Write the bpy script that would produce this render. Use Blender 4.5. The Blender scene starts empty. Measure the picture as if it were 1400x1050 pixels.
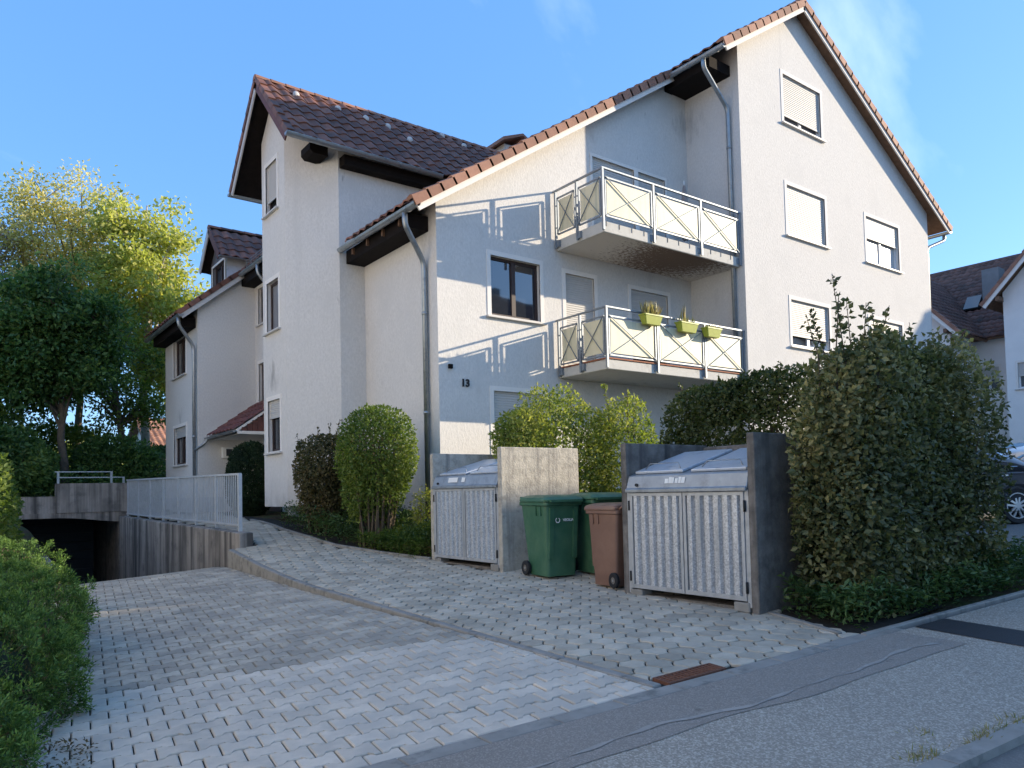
import bpy, bmesh, math, random
import numpy as np
from mathutils import Vector, Matrix
from mathutils.geometry import tessellate_polygon
random.seed(7); rng = np.random.default_rng(7)
S = bpy.context.scene
COL = S.collection
R = math.radians

# ------------------------------------------------------------------ camera
YAW, PITCH, ROLL, F, CX, CY = 0.6481463586, 0.0393847843, -0.0226874340, 1025.514668, 698.16218, 629.62759
_f = np.array([math.sin(YAW)*math.cos(PITCH), math.cos(YAW)*math.cos(PITCH), math.sin(PITCH)])
_r = np.array([math.cos(YAW), -math.sin(YAW), 0.0]); _u = np.cross(_r, _f)
_c, _s = math.cos(ROLL), math.sin(ROLL)
R2, U2 = _c*_r + _s*_u, -_s*_r + _c*_u
cam = bpy.data.cameras.new('camera'); co = bpy.data.objects.new('camera', cam); COL.objects.link(co)
m = Matrix.Identity(4)
for i in range(3):
    m[i][0] = R2[i]; m[i][1] = U2[i]; m[i][2] = -_f[i]
co.matrix_world = m
cam.sensor_fit = 'HORIZONTAL'; cam.sensor_width = 36; cam.lens = F/1400*36
cam.shift_x = (700-CX)/1400; cam.shift_y = (CY-525)/1400
cam.clip_end = 3000; cam.clip_start = 0.05
S.camera = co
# ------------------------------------------------------------------ light
SUNV = Vector((2.2, -1.0, 0.71)).normalized()        # towards the sun
el = math.asin(SUNV.z); az = math.atan2(SUNV.x, SUNV.y)
w = bpy.data.worlds.new('World'); S.world = w; w.use_nodes = True
nt = w.node_tree; nt.nodes.clear()
sky = nt.nodes.new('ShaderNodeTexSky'); sky.sky_type = 'NISHITA'; sky.sun_disc = False
sky.sun_elevation = el; sky.sun_rotation = az
sky.altitude = 900; sky.air_density = 1.0; sky.dust_density = 0.6; sky.ozone_density = 3.0
bg = nt.nodes.new('ShaderNodeBackground'); bg.inputs[1].default_value = 0.10
out = nt.nodes.new('ShaderNodeOutputWorld')
# thin cirrus spread over the whole sky
tc = nt.nodes.new('ShaderNodeTexCoord'); mp = nt.nodes.new('ShaderNodeMapping')
mp.inputs['Rotation'].default_value = (0.5, 0.25, 0.75); mp.inputs['Scale'].default_value = (1.1, 3.0, 2.2); mp.inputs['Location'].default_value = (0.36, 0.1, 0.55)
n1 = nt.nodes.new('ShaderNodeTexNoise'); n1.inputs['Scale'].default_value = 1.15; n1.inputs['Detail'].default_value = 8; n1.inputs['Roughness'].default_value = 0.52; n1.inputs['Distortion'].default_value = 0.35
rp = nt.nodes.new('ShaderNodeValToRGB'); rp.color_ramp.elements[0].position = 0.565; rp.color_ramp.elements[1].position = 0.92
rp.color_ramp.elements[1].color = (0.75, 0.75, 0.75, 1)
mx = nt.nodes.new('ShaderNodeMix'); mx.data_type = 'RGBA'; mx.inputs['B'].default_value = (4.6, 5.2, 6.0, 1)
L = nt.links.new
m0 = nt.nodes.new('ShaderNodeMapping'); m0.inputs['Rotation'].default_value = (-.03, .03, -.13)
L(tc.outputs['Generated'], m0.inputs[0]); L(m0.outputs[0], mp.inputs[0]); L(mp.outputs[0], n1.inputs['Vector']); L(n1.outputs['Fac'], rp.inputs[0])
L(rp.outputs[0], mx.inputs['Factor']); sb = nt.nodes.new('ShaderNodeMix'); sb.data_type = 'RGBA'; sb.inputs['Factor'].default_value = .58; sb.inputs['B'].default_value = (.42, 1.30, 3.05, 1)
L(sky.outputs[0], sb.inputs['A']); L(sb.outputs['Result'], mx.inputs['A']); L(mx.outputs['Result'], bg.inputs[0]); L(bg.outputs[0], out.inputs[0])
sun = bpy.data.lights.new('sun', 'SUN'); sun.energy = 2.12; sun.angle = R(0.5); sun.color = (1.0, 0.855, 0.645)
so = bpy.data.objects.new('sun', sun); COL.objects.link(so)
so.rotation_euler = SUNV.to_track_quat('Z', 'Y').to_euler()
so.location = (40, -20, 30)
S.view_settings.view_transform = 'Standard'; S.view_settings.look = 'None'
S.view_settings.exposure = 1.92; S.view_settings.gamma = 1
S.view_settings.use_curve_mapping = False
S.render.engine = 'CYCLES'
S.cycles.max_bounces = 6; S.cycles.transparent_max_bounces = 8

# ------------------------------------------------------------------ pixel -> place helpers
def ray(u, v): return R2*(u-CX)/F - U2*(v-CY)/F + _f
def onX(u, v, x): d = ray(u, v); return d*(x/d[0])
def onY(u, v, y): d = ray(u, v); return d*(y/d[1])
def onZ(u, v, z): d = ray(u, v); return d*(z/d[2])
def G(x, y):                                         # the natural slope of the site
    xx = 40*math.tanh(x/40); yy = 60*math.tanh(y/60)
    return -1.6525 + .05*xx + .025*yy
def sm(a, b, t):
    t = min(1, max(0, (t-a)/(b-a))); return t*t*(3-2*t)
def zpath(x, y): return G(x, y) + .42*sm(9.5, 16.5, y)
def zdrive(x, y):
    z = G(x, y) - .07*sm(4.5, 10, y)
    t = y-13.0
    if t > 0: z -= (.16*t*t/3 if t < 1.5 else .16*(t-.75)) + .025*t
    return z
def yedge(x): return 3.97 - .108*x

# ------------------------------------------------------------------ materials
def pbsdf(name):
    m = bpy.data.materials.new(name); m.use_nodes = True
    return m, m.node_tree, m.node_tree.nodes['Principled BSDF']
def nd(t, typ, **kw):
    n = t.nodes.new(typ)
    for k, v in kw.items():
        if hasattr(n, k): setattr(n, k, v)
        else: n.inputs[k].default_value = v
    return n
def mixc(t, fac, a, b, mode='MIX'):
    n = t.nodes.new('ShaderNodeMix'); n.data_type = 'RGBA'; n.blend_type = mode
    for s, v in (('Factor', fac), ('A', a), ('B', b)):
        if isinstance(v, (int, float)): n.inputs[s].default_value = v
        elif isinstance(v, (tuple, list)): n.inputs[s].default_value = (*v[:3], 1)
        else: t.links.new(v, n.inputs[s])
    return n.outputs['Result']
def ramp(t, src, p0, p1, c0=(0, 0, 0), c1=(1, 1, 1)):
    n = t.nodes.new('ShaderNodeValToRGB'); e = n.color_ramp.elements
    e[0].position, e[1].position = p0, p1; e[0].color = (*c0, 1); e[1].color = (*c1, 1)
    t.links.new(src, n.inputs[0]); return n.outputs[0]
def coords(t, scale=(1, 1, 1), obj=False):
    if obj:
        c = t.nodes.new('ShaderNodeTexCoord').outputs['Object']
    else:
        c = t.nodes.new('ShaderNodeNewGeometry').outputs['Position']
    mp = t.nodes.new('ShaderNodeMapping'); mp.inputs['Scale'].default_value = scale
    t.links.new(c, mp.inputs[0]); return mp.outputs[0]
def noise(t, vec, scale, detail=4, rough=.55):
    n = nd(t, 'ShaderNodeTexNoise', Scale=scale, Detail=detail, Roughness=rough)
    t.links.new(vec, n.inputs['Vector']); return n.outputs['Fac']
def bump(t, b, h, strength, dist=.01):
    n = nd(t, 'ShaderNodeBump', Strength=strength, Distance=dist)
    t.links.new(h, n.inputs['Height']); t.links.new(n.outputs[0], b.inputs['Normal'])
def mat(name, col, rough=.7, var=.12, nscale=6, metal=0, bmp=0, bscale=80, bdist=.004, dirt=None, streak=None, spec=.4, obj=False, island=0.0, col2=None):
    """base colour with two scales of mottling, optional dirt patches, vertical streaks and fine relief"""
    m, t, b = pbsdf(name)
    v = coords(t, obj=obj)
    c = tuple(col)
    lo = tuple(x*(1-var) for x in c); hi = tuple(min(1, x*(1+var)) for x in c)
    f1 = noise(t, v, nscale, 6, .6)
    cc = mixc(t, ramp(t, f1, .3, .7), lo, hi)
    if col2: cc = mixc(t, ramp(t, noise(t, v, nscale*.37, 5), .42, .62), cc, col2)
    if dirt:
        dc, amt, ds = dirt
        cc = mixc(t, ramp(t, noise(t, v, ds, 8, .65), .62-amt*.3, .72), cc, dc)
    if streak:
        sc, amt, ss = streak
        vs = coords(t, (ss, ss, ss*.05), obj=obj)
        cc = mixc(t, ramp(t, noise(t, vs, 1, 6, .6), .62-amt*.35, .80-amt*.3), cc, sc)
    if island:
        a = t.nodes.new('ShaderNodeAttribute'); a.attribute_name = 'v'
        oi = t.nodes.new('ShaderNodeObjectInfo')
        ad = nd(t, 'ShaderNodeMath', operation='ADD'); t.links.new(a.outputs['Fac'], ad.inputs[0]); t.links.new(oi.outputs['Random'], ad.inputs[1])
        fr = nd(t, 'ShaderNodeMath', operation='FRACT'); t.links.new(ad.outputs[0], fr.inputs[0])
        hs = t.nodes.new('ShaderNodeHueSaturation')
        mr = nd(t, 'ShaderNodeMapRange'); mr.inputs['To Min'].default_value = 1-island; mr.inputs['To Max'].default_value = 1+island
        t.links.new(fr.outputs[0], mr.inputs['Value']); t.links.new(mr.outputs[0], hs.inputs['Value']); t.links.new(cc, hs.inputs['Color'])
        cc = hs.outputs[0]
    t.links.new(cc, b.inputs['Base Color'])
    b.inputs['Roughness'].default_value = rough; b.inputs['Metallic'].default_value = metal
    b.inputs['Specular IOR Level'].default_value = spec
    if bmp: bump(t, b, noise(t, v, bscale, 5, .6), bmp, bdist)
    return m
def leafmat(name, cols, trans=.35, rough=.5):
    m, t, b = pbsdf(name)
    a = t.nodes.new('ShaderNodeAttribute'); a.attribute_name = 'v'
    n = t.nodes.new('ShaderNodeValToRGB'); e = n.color_ramp.elements
    while len(e) < len(cols): e.new(.5)
    for i, (p, c) in enumerate(cols): e[i].position = p; e[i].color = (*c, 1)
    t.links.new(a.outputs['Fac'], n.inputs[0])
    t.links.new(n.outputs[0], b.inputs['Base Color']); b.inputs['Roughness'].default_value = rough
    b.inputs['Specular IOR Level'].default_value = .35
    tr = t.nodes.new('ShaderNodeBsdfTranslucent')
    br = mixc(t, 1.0, n.outputs[0], (1.35, 1.45, .75), 'MULTIPLY'); t.links.new(br, tr.inputs[0])
    ms = t.nodes.new('ShaderNodeMixShader'); ms.inputs[0].default_value = trans
    o = t.nodes['Material Output']
    t.links.new(b.outputs[0], ms.inputs[1]); t.links.new(tr.outputs[0], ms.inputs[2]); t.links.new(ms.outputs[0], o.inputs[0])
    return m
M = {}
def plaster_mat():
    m, t, b = pbsdf('plaster'); v = coords(t)
    f = noise(t, coords(t, (30, 30, 17)), 1, 5, .6)
    c = mixc(t, ramp(t, f, .35, .68), (.625, .598, .56), (.72, .69, .65))
    c = mixc(t, ramp(t, noise(t, v, 1.3, 6), .5, .78), c, (.63, .605, .57))
    c = mixc(t, ramp(t, noise(t, coords(t, (2.4, 2.4, .12)), 1, 5), .62, .8), c, (.60, .575, .54))
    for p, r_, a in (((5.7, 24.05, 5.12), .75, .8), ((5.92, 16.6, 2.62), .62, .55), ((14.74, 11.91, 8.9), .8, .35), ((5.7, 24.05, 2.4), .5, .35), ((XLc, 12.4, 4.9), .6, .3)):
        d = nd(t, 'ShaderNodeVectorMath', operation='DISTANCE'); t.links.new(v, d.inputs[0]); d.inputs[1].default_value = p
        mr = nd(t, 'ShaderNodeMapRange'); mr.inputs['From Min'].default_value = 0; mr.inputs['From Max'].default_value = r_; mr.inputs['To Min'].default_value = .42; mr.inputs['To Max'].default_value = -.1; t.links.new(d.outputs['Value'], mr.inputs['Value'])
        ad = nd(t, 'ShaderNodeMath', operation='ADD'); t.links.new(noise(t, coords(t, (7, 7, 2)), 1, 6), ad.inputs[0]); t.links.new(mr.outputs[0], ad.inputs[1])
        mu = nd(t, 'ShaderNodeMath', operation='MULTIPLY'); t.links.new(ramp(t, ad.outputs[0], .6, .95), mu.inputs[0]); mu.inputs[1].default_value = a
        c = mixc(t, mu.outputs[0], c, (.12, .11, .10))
    sx = nd(t, 'ShaderNodeSeparateXYZ'); t.links.new(v, sx.inputs[0])
    mr = nd(t, 'ShaderNodeMapRange'); mr.inputs['From Min'].default_value = -.8; mr.inputs['From Max'].default_value = .55; mr.inputs['To Min'].default_value = .4; mr.inputs['To Max'].default_value = -.05; t.links.new(sx.outputs['Z'], mr.inputs['Value'])
    ad = nd(t, 'ShaderNodeMath', operation='ADD'); t.links.new(noise(t, coords(t, (3, 3, 1.2)), 1, 7), ad.inputs[0]); t.links.new(mr.outputs[0], ad.inputs[1])
    c = mixc(t, ramp(t, ad.outputs[0], .60, 1.0, (0, 0, 0), (.7, .7, .7)), c, (.33, .30, .26))
    c = mixc(t, ramp(t, noise(t, coords(t, (9, 9, .35)), 1, 6, .65), .66, .80, (0, 0, 0), (.35, .35, .35)), c, (.45, .42, .38))
    t.links.new(c, b.inputs['Base Color']); b.inputs['Roughness'].default_value = .92; b.inputs['Specular IOR Level'].default_value = .2
    bump(t, b, f, .5, .012); return m
XLc = 7.38
M['plaster'] = plaster_mat()
M['trim'] = mat('trim_white', (.80, .755, .70), .8, .03, 5, spec=.2)
M['plinth'] = mat('plinth', (.50, .50, .50), .9, .06, 3, bmp=.5, bscale=40, spec=.2)
M['tile'] = mat('roof_tile_brown', (.19, .08, .05), .62, .30, 5, bmp=.3, bscale=60, dirt=((.085, .055, .045), .45, 2.2), island=.38)
M['tile_red'] = mat('roof_tile_red', (.33, .165, .11), .75, .18, 6, bmp=.3, bscale=60, dirt=((.20, .10, .07), .35, 3), island=.22)
M['tile_dark'] = mat('roof_tile_dark', (.18, .09, .068), .7, .22, 5, dirt=((.07, .05, .04), .4, 1.5), island=.25)
M['tile_canopy'] = mat('roof_tile_canopy', (.15, .05, .038), .7, .2, 6, island=.2)
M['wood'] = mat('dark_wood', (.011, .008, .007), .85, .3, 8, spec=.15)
M['woodred'] = mat('red_brown_boards', (.12, .045, .035), .65, .25, 7)
M['woodlt'] = mat('brown_soffit', (.18, .10, .06), .7, .25, 7)
M['zinc'] = mat('zinc_gutter', (.34, .36, .37), .42, .10, 7, metal=.75, dirt=((.22, .23, .24), .3, 6))
M['galv'] = mat('galvanised', (.27, .30, .33), .5, .08, 9, metal=.55, dirt=((.21, .23, .25), .35, 10), streak=((.19, .20, .21), .1, 6))
M['panel'] = mat('cream_panel', (.74, .66, .45), .5, .04, 4, streak=((.52, .50, .36), .30, 7), spec=.4)
M['slab'] = mat('balcony_slab', (.58, .56, .51), .9, .06, 5, bmp=.4, bscale=40, dirt=((.42, .40, .36), .35, 5))
M['terra'] = mat('terracotta_edge', (.34, .13, .07), .8, .15, 10)
M['frame_br'] = mat('brown_frame', (.045, .026, .022), .45, .15, 12)
M['frame_wh'] = mat('white_frame', (.76, .76, .76), .4, .02, 8)
M['shutter'] = mat('roller_shutter', (.53, .51, .48), .55, .03, 5)
M['shutter_g'] = mat('roller_shutter_grey', (.50, .48, .47), .55, .04, 5)
M['number'] = mat('black_number', (.012, .012, .014), .5, 0)
M['sill'] = mat('sill', (.58, .55, .51), .5, .05, 8)
M['door_dark'] = mat('dark_blue_door', (.03, .036, .045), .5, .1, 4)
M['dark'] = mat('dark_inside', (.012, .013, .016), .9, 0)
M['conc'] = mat('concrete', (.33, .30, .27), .92, .14, 3, bmp=.6, bscale=45, bdist=.008, dirt=((.13, .125, .12), .35, 2.5), streak=((.085, .08, .075), .55, 5.0), spec=.2)
M['conc_shel'] = mat('shelter_concrete', (.47, .43, .36), .92, .16, 9, bmp=.9, bscale=34, bdist=.014, dirt=((.27, .245, .21), .4, 7), streak=((.22, .205, .185), .22, 6), spec=.2)
M['conc_dark'] = mat('weathered_concrete', (.20, .18, .16), .95, .3, 7, bmp=.9, bscale=34, bdist=.014, dirt=((.09, .083, .075), .45, 4), streak=((.075, .07, .065), .3, 5), spec=.2)
M['edging'] = mat('concrete_edging', (.27, .255, .23), .9, .14, 6, bmp=.5, bscale=70, dirt=((.12, .12, .11), .35, 5), spec=.2)
M['joint'] = mat('joint_sand', (.040, .038, .034), 1, .3, 20, spec=.1)
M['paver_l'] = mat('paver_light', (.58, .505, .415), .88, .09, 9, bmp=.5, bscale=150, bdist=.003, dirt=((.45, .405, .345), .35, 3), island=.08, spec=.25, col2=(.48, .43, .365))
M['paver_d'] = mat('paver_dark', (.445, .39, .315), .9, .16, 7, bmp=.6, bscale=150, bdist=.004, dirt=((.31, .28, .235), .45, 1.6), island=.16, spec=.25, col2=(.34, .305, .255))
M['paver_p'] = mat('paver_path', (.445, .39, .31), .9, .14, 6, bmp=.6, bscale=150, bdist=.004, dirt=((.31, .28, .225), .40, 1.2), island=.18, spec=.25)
M['soil'] = mat('soil', (.075, .055, .038), 1, .35, 7, bmp=1, bscale=14, bdist=.05, col2=(.06, .075, .03), spec=.1)
M['rust'] = mat('rusty_iron', (.15, .065, .04), .75, .25, 20, bmp=.4, bscale=90)
M['rubber'] = mat('rubber', (.015, .015, .016), .7, .1, 20)
M['bark'] = mat('bark', (.13, .105, .08), .95, .25, 8, bmp=1, bscale=25, bdist=.03, dirt=((.055, .05, .035), .4, 3))
M['bark_lt'] = mat('pale_bark', (.36, .32, .26), .9, .25, 8, bmp=.8, bscale=25, bdist=.02)
M['twig'] = mat('twig', (.10, .075, .05), .9, .2, 20)
M['render_w'] = mat('white_render', (.82, .80, .77), .9, .04, 2, spec=.2)
M['chimney'] = mat('chimney_sheet', (.25, .24, .23), .6, .1, 4)
M['white'] = mat('white_plastic', (.78, .78, .76), .5, .03, 12)
M['planter'] = mat('lime_planter', (.36, .40, .05), .45, .06, 10)
M['dry'] = mat('dry_plant', (.28, .24, .13), .9, .3, 25)
M['cloth'] = mat('parasol_cloth', (.33, .29, .28), .9, .1, 10)
M['binred'] = mat('sticker', (.70, .72, .74), .6, .1, 60)
def plastic(name, c, c2):
    m, t, b = pbsdf(name); v = coords(t)
    cc = mixc(t, ramp(t, noise(t, v, 3.5, 5), .40, .75), c, c2); cc = mixc(t, ramp(t, noise(t, v, 26, 8, .7), .60, .80), cc, tuple(x*.7 for x in c))
    t.links.new(cc, b.inputs['Base Color'])
    t.links.new(ramp(t, noise(t, v, 9, 5), .3, .7, (.34,)*3, (.58,)*3), b.inputs['Roughness'])
    bump(t, b, noise(t, v, 120, 3), .15, .002); return m
M['green'] = plastic('green_plastic', (.035, .115, .06), (.075, .165, .09))
M['brown'] = plastic('brown_plastic', (.20, .105, .07), (.26, .145, .10))
def glass(name, tint=(.02, .024, .03)):
    m, t, b = pbsdf(name); b.inputs['Base Color'].default_value = (*tint, 1); b.inputs['Roughness'].default_value = .03
    b.inputs['IOR'].default_value = 1.9; b.inputs['Specular IOR Level'].default_value = .8
    v = coords(t); bump(t, b, noise(t, v, 2.0, 1), .04, .02); return m
M['glass'] = glass('window_glass')
M['curtain'] = mat('pale_curtain_glass', (.50, .50, .49), .35, .05, 3, streak=((.36, .36, .36), .3, 12), spec=.7)
M['glass_grey'] = mat('grey_pane', (.20, .20, .215), .12, .08, 2, spec=.8)
def spangle(name):
    m, t, b = pbsdf(name); v = coords(t)
    vo = nd(t, 'ShaderNodeTexVoronoi', Scale=75.0); t.links.new(v, vo.inputs['Vector'])
    bw = nd(t, 'ShaderNodeRGBToBW'); t.links.new(vo.outputs['Color'], bw.inputs[0])
    c = ramp(t, bw.outputs[0], .2, .8, (.40, .41, .43), (.66, .67, .68))
    c = mixc(t, ramp(t, noise(t, coords(t, (8, 8, .5)), 1, 5), .55, .75), c, (.30, .32, .34))
    t.links.new(c, b.inputs['Base Color']); b.inputs['Metallic'].default_value = .45
    t.links.new(ramp(t, bw.outputs[0], .2, .8, (.30,)*3, (.55,)*3), b.inputs['Roughness'])
    return m
M['spangle'] = spangle('spangled_zinc')
M['galv_fence'] = mat('galvanised_fence', (.50, .52, .54), .5, .1, 9, metal=.3, dirt=((.40, .42, .44), .35, 8))
M['galv_door'] = mat('galvanised_door', (.44, .45, .46), .5, .1, 9, metal=.4, dirt=((.32, .33, .34), .35, 8))
M['hood'] = mat('hood_metal', (.30, .325, .35), .42, .14, 5, metal=.5, dirt=((.20, .21, .22), .4, 6))
M['lid'] = mat('lid_metal', (.55, .59, .64), .3, .06, 7, metal=.25, dirt=((.33, .36, .40), .3, 7))
def asphalt(name, base, grit, amount, scale):
    m, t, b = pbsdf(name); v = coords(t)
    vo = nd(t, 'ShaderNodeTexVoronoi', Scale=scale); t.links.new(v, vo.inputs['Vector'])
    bw = nd(t, 'ShaderNodeRGBToBW'); t.links.new(vo.outputs['Color'], bw.inputs[0])
    c = mixc(t, ramp(t, bw.outputs[0], .75-amount, .85), base, grit)
    c = mixc(t, .28, c, mixc(t, noise(t, v, .9, 6), tuple(x*.7 for x in base), tuple(x*1.5 for x in base)))
    c = mixc(t, ramp(t, noise(t, v, 5.0, 8, .7), .64, .72), c, tuple(x*.62 for x in base))
    t.links.new(c, b.inputs['Base Color']); b.inputs['Roughness'].default_value = .88; b.inputs['Specular IOR Level'].default_value = .3
    bump(t, b, bw.outputs[0], .5, .006); return m
M['asph_c'] = asphalt('asphalt_coarse', (.255, .225, .185), (.54, .485, .41), .34, 100)
M['asph_s'] = asphalt('asphalt_smooth', (.225, .198, .17), (.36, .32, .28), .25, 120)
M['asph_r'] = asphalt('asphalt_road', (.15, .143, .132), (.20, .195, .185), .3, 110)
M['tar'] = mat('tar_patch', (.022, .022, .024), .7, .15, 8, bmp=.5, bscale=120)
M['sealant'] = mat('pale_crack_sealant', (.30, .275, .245), .8, .2, 10)
def soffit_mat():
    m, t, b = pbsdf('flaking_soffit'); v = coords(t)
    n = noise(t, coords(t, (9, 26, 1)), 1, 8, .7)
    gx = nd(t, 'ShaderNodeVectorMath', operation='DISTANCE'); t.links.new(v, gx.inputs[0]); gx.inputs[1].default_value = (13.0, 10.75, 5.05)
    mr = nd(t, 'ShaderNodeMapRange'); mr.inputs['From Min'].default_value = .1; mr.inputs['From Max'].default_value = 2.2; mr.inputs['To Min'].default_value = .26; mr.inputs['To Max'].default_value = -.12
    t.links.new(gx.outputs['Value'], mr.inputs['Value'])
    ad = nd(t, 'ShaderNodeMath', operation='ADD'); t.links.new(n, ad.inputs[0]); t.links.new(mr.outputs[0], ad.inputs[1])
    f = ramp(t, ad.outputs[0], .50, .58)
    c = mixc(t, f, (.66, .60, .52), (.20, .13, .085)); t.links.new(c, b.inputs['Base Color']); b.inputs['Roughness'].default_value = .95
    bump(t, b, ad.outputs[0], .6, .02); return m
M['soffit'] = soffit_mat()

# ------------------------------------------------------------------ object helpers
WORLD = {}                                            # things whose parts are given in world coordinates
def link(name, me, parent=None, kind=None, label=None, cat=None, group=None):
    o = bpy.data.objects.new(name, me); COL.objects.link(o)
    if parent is not None:
        o.parent = parent
        if parent.name in WORLD: o.matrix_parent_inverse = Matrix.Translation(-Vector(WORLD[parent.name]))
    if kind: o['kind'] = kind
    if label: o['label'] = label
    if cat: o['category'] = cat
    if group: o['group'] = group
    return o
def thing(name, label, cat, loc=(0, 0, 0), rz=0, group=None):
    o = link(name, None, None, None, label, cat, group); o.location = loc; o.rotation_euler = (0, 0, rz); o.empty_display_size = .2
    return o
def wthing(name, label, cat, loc, group=None):
    o = thing(name, label, cat, loc, 0, group); WORLD[o.name] = tuple(loc); return o
class MB:
    def __init__(s): s.v = []; s.f = []
    def add(s, V, Fc):
        n = len(s.v); s.v += [tuple(map(float, p)) for p in V]; s.f += [tuple(i+n for i in q) for q in Fc]; return s
    def box(s, a, b):
        x0, y0, z0 = a; x1, y1, z1 = b
        if x0 > x1: x0, x1 = x1, x0
        if y0 > y1: y0, y1 = y1, y0
        if z0 > z1: z0, z1 = z1, z0
        return s.add([(x0,y0,z0),(x1,y0,z0),(x1,y1,z0),(x0,y1,z0),(x0,y0,z1),(x1,y0,z1),(x1,y1,z1),(x0,y1,z1)],
                     [(0,3,2,1),(4,5,6,7),(0,1,5,4),(1,2,6,5),(2,3,7,6),(3,0,4,7)])
    def beam(s, p, q, w, h, up=(0, 0, 1)):
        p = Vector(p); q = Vector(q); d = (q-p).normalized(); up = Vector(up)
        a = d.cross(up)
        if a.length < 1e-4: a = d.cross(Vector((1, 0, 0)))
        a.normalize(); b = a.cross(d).normalized()
        V = [c + a*i*w/2 + b*j*h/2 for c in (p, q) for i, j in ((-1,-1),(1,-1),(1,1),(-1,1))]
        return s.add(V, [(0,3,2,1),(4,5,6,7),(0,1,5,4),(1,2,6,5),(2,3,7,6),(3,0,4,7)])
    def tube(s, pts, r, n=8, cap=True):
        P = [Vector(p) for p in pts]; rs = r if isinstance(r, (list, tuple)) else [r]*len(P)
        V = []; a = None
        for i, p in enumerate(P):
            d = (P[min(i+1, len(P)-1)] - P[max(i-1, 0)]).normalized()
            if a is None: a = d.orthogonal().normalized()
            else:
                a = a - d*a.dot(d)
                a = a.normalized() if a.length > 1e-6 else d.orthogonal().normalized()
            b = d.cross(a)
            for k in range(n):
                t = 2*math.pi*k/n; V.append(p + (a*math.cos(t) + b*math.sin(t))*rs[i])
        Fc = [(i*n+k, i*n+(k+1) % n, (i+1)*n+(k+1) % n, (i+1)*n+k) for i in range(len(P)-1) for k in range(n)]
        if cap: Fc += [tuple(range(n-1, -1, -1)), tuple((len(P)-1)*n+k for k in range(n))]
        return s.add(V, Fc)
    def prism(s, poly, d):
        n = len(poly); d = Vector(d); V = [Vector(p) for p in poly] + [Vector(p)+d for p in poly]
        return s.add(V, [tuple(range(n-1, -1, -1)), tuple(range(n, 2*n))] + [(i, (i+1) % n, n+(i+1) % n, n+i) for i in range(n)])
    def loft(s, rings, cap=True):
        n = len(rings[0]); V = [p for r in rings for p in r]
        Fc = [(i*n+k, i*n+(k+1) % n, (i+1)*n+(k+1) % n, (i+1)*n+k) for i in range(len(rings)-1) for k in range(n)]
        if cap: Fc += [tuple(range(n-1, -1, -1)), tuple((len(rings)-1)*n+k for k in range(n))]
        return s.add(V, Fc)
    def sphere(s, c, r, nu=10, nv=6):
        c = Vector(c); r = r if hasattr(r, '__len__') else (r, r, r)
        rings = [[c + Vector((math.cos(2*math.pi*k/nu)*math.sin(t)*r[0], math.sin(2*math.pi*k/nu)*math.sin(t)*r[1], math.cos(t)*r[2])) for k in range(nu)]
                 for t in [max(.02, min(math.pi-.02, math.pi*j/nv)) for j in range(nv, -1, -1)]]
        return s.loft(rings)
    def mesh(s, name, mt, smooth=False, fix=True):
        me = bpy.data.meshes.new(name); me.from_pydata(s.v, [], s.f); 
        if mt: me.materials.append(M[mt] if isinstance(mt, str) else mt)
        if fix:
            bm = bmesh.new(); bm.from_mesh(me); bmesh.ops.recalc_face_normals(bm, faces=bm.faces); bm.to_mesh(me); bm.free()
        if smooth: me.polygons.foreach_set('use_smooth', [True]*len(me.polygons))
        me.update(); return me
    def build(s, name, mt, parent=None, smooth=False, **kw):
        fix = kw.pop('fix', True)
        return link(name, s.mesh(name, mt, smooth, fix), parent, **kw)
def bevel(o, w=.01, seg=2):
    b = o.modifiers.new('bevel', 'BEVEL'); b.width = w; b.segments = seg; b.limit_method = 'ANGLE'; b.angle_limit = R(40); return o
def smooth_angle(o):
    o.data.polygons.foreach_set('use_smooth', [True]*len(o.data.polygons))
    md = o.modifiers.new('edges', 'EDGE_SPLIT'); md.split_angle = R(35); return o
def text_mesh(body, size, extrude=.004, bold=False):
    cu = bpy.data.curves.new('lettering', 'FONT'); cu.body = body; cu.size = size; cu.extrude = extrude; cu.align_x = 'CENTER'; cu.align_y = 'CENTER'
    if bold: cu.offset = size*.025
    to = bpy.data.objects.new('lettering_tmp', cu); COL.objects.link(to)
    bpy.context.view_layer.update()
    me = bpy.data.meshes.new_from_object(to.evaluated_get(bpy.context.evaluated_depsgraph_get()))
    bpy.data.objects.remove(to); bpy.data.curves.remove(cu); return me
def big_mesh(name, V, Fq, mt, val=None, smooth=False):
    """fast mesh from numpy; Fq (n,k) faces; val per face -> attribute v"""
    me = bpy.data.meshes.new(name); V = np.asarray(V, np.float32); Fq = np.asarray(Fq, np.int32)
    n, k = Fq.shape
    me.vertices.add(len(V)); me.vertices.foreach_set('co', V.ravel())
    me.loops.add(n*k); me.loops.foreach_set('vertex_index', Fq.ravel())
    me.polygons.add(n); me.polygons.foreach_set('loop_start', np.arange(0, n*k, k, dtype=np.int32))
    me.update(calc_edges=True)
    if val is not None:
        a = me.attributes.new('v', 'FLOAT', 'FACE'); a.data.foreach_set('value', np.asarray(val, np.float32))
    if smooth: me.polygons.foreach_set('use_smooth', np.ones(n, bool))
    me.materials.append(M[mt] if isinstance(mt, str) else mt)
    return me

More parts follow.
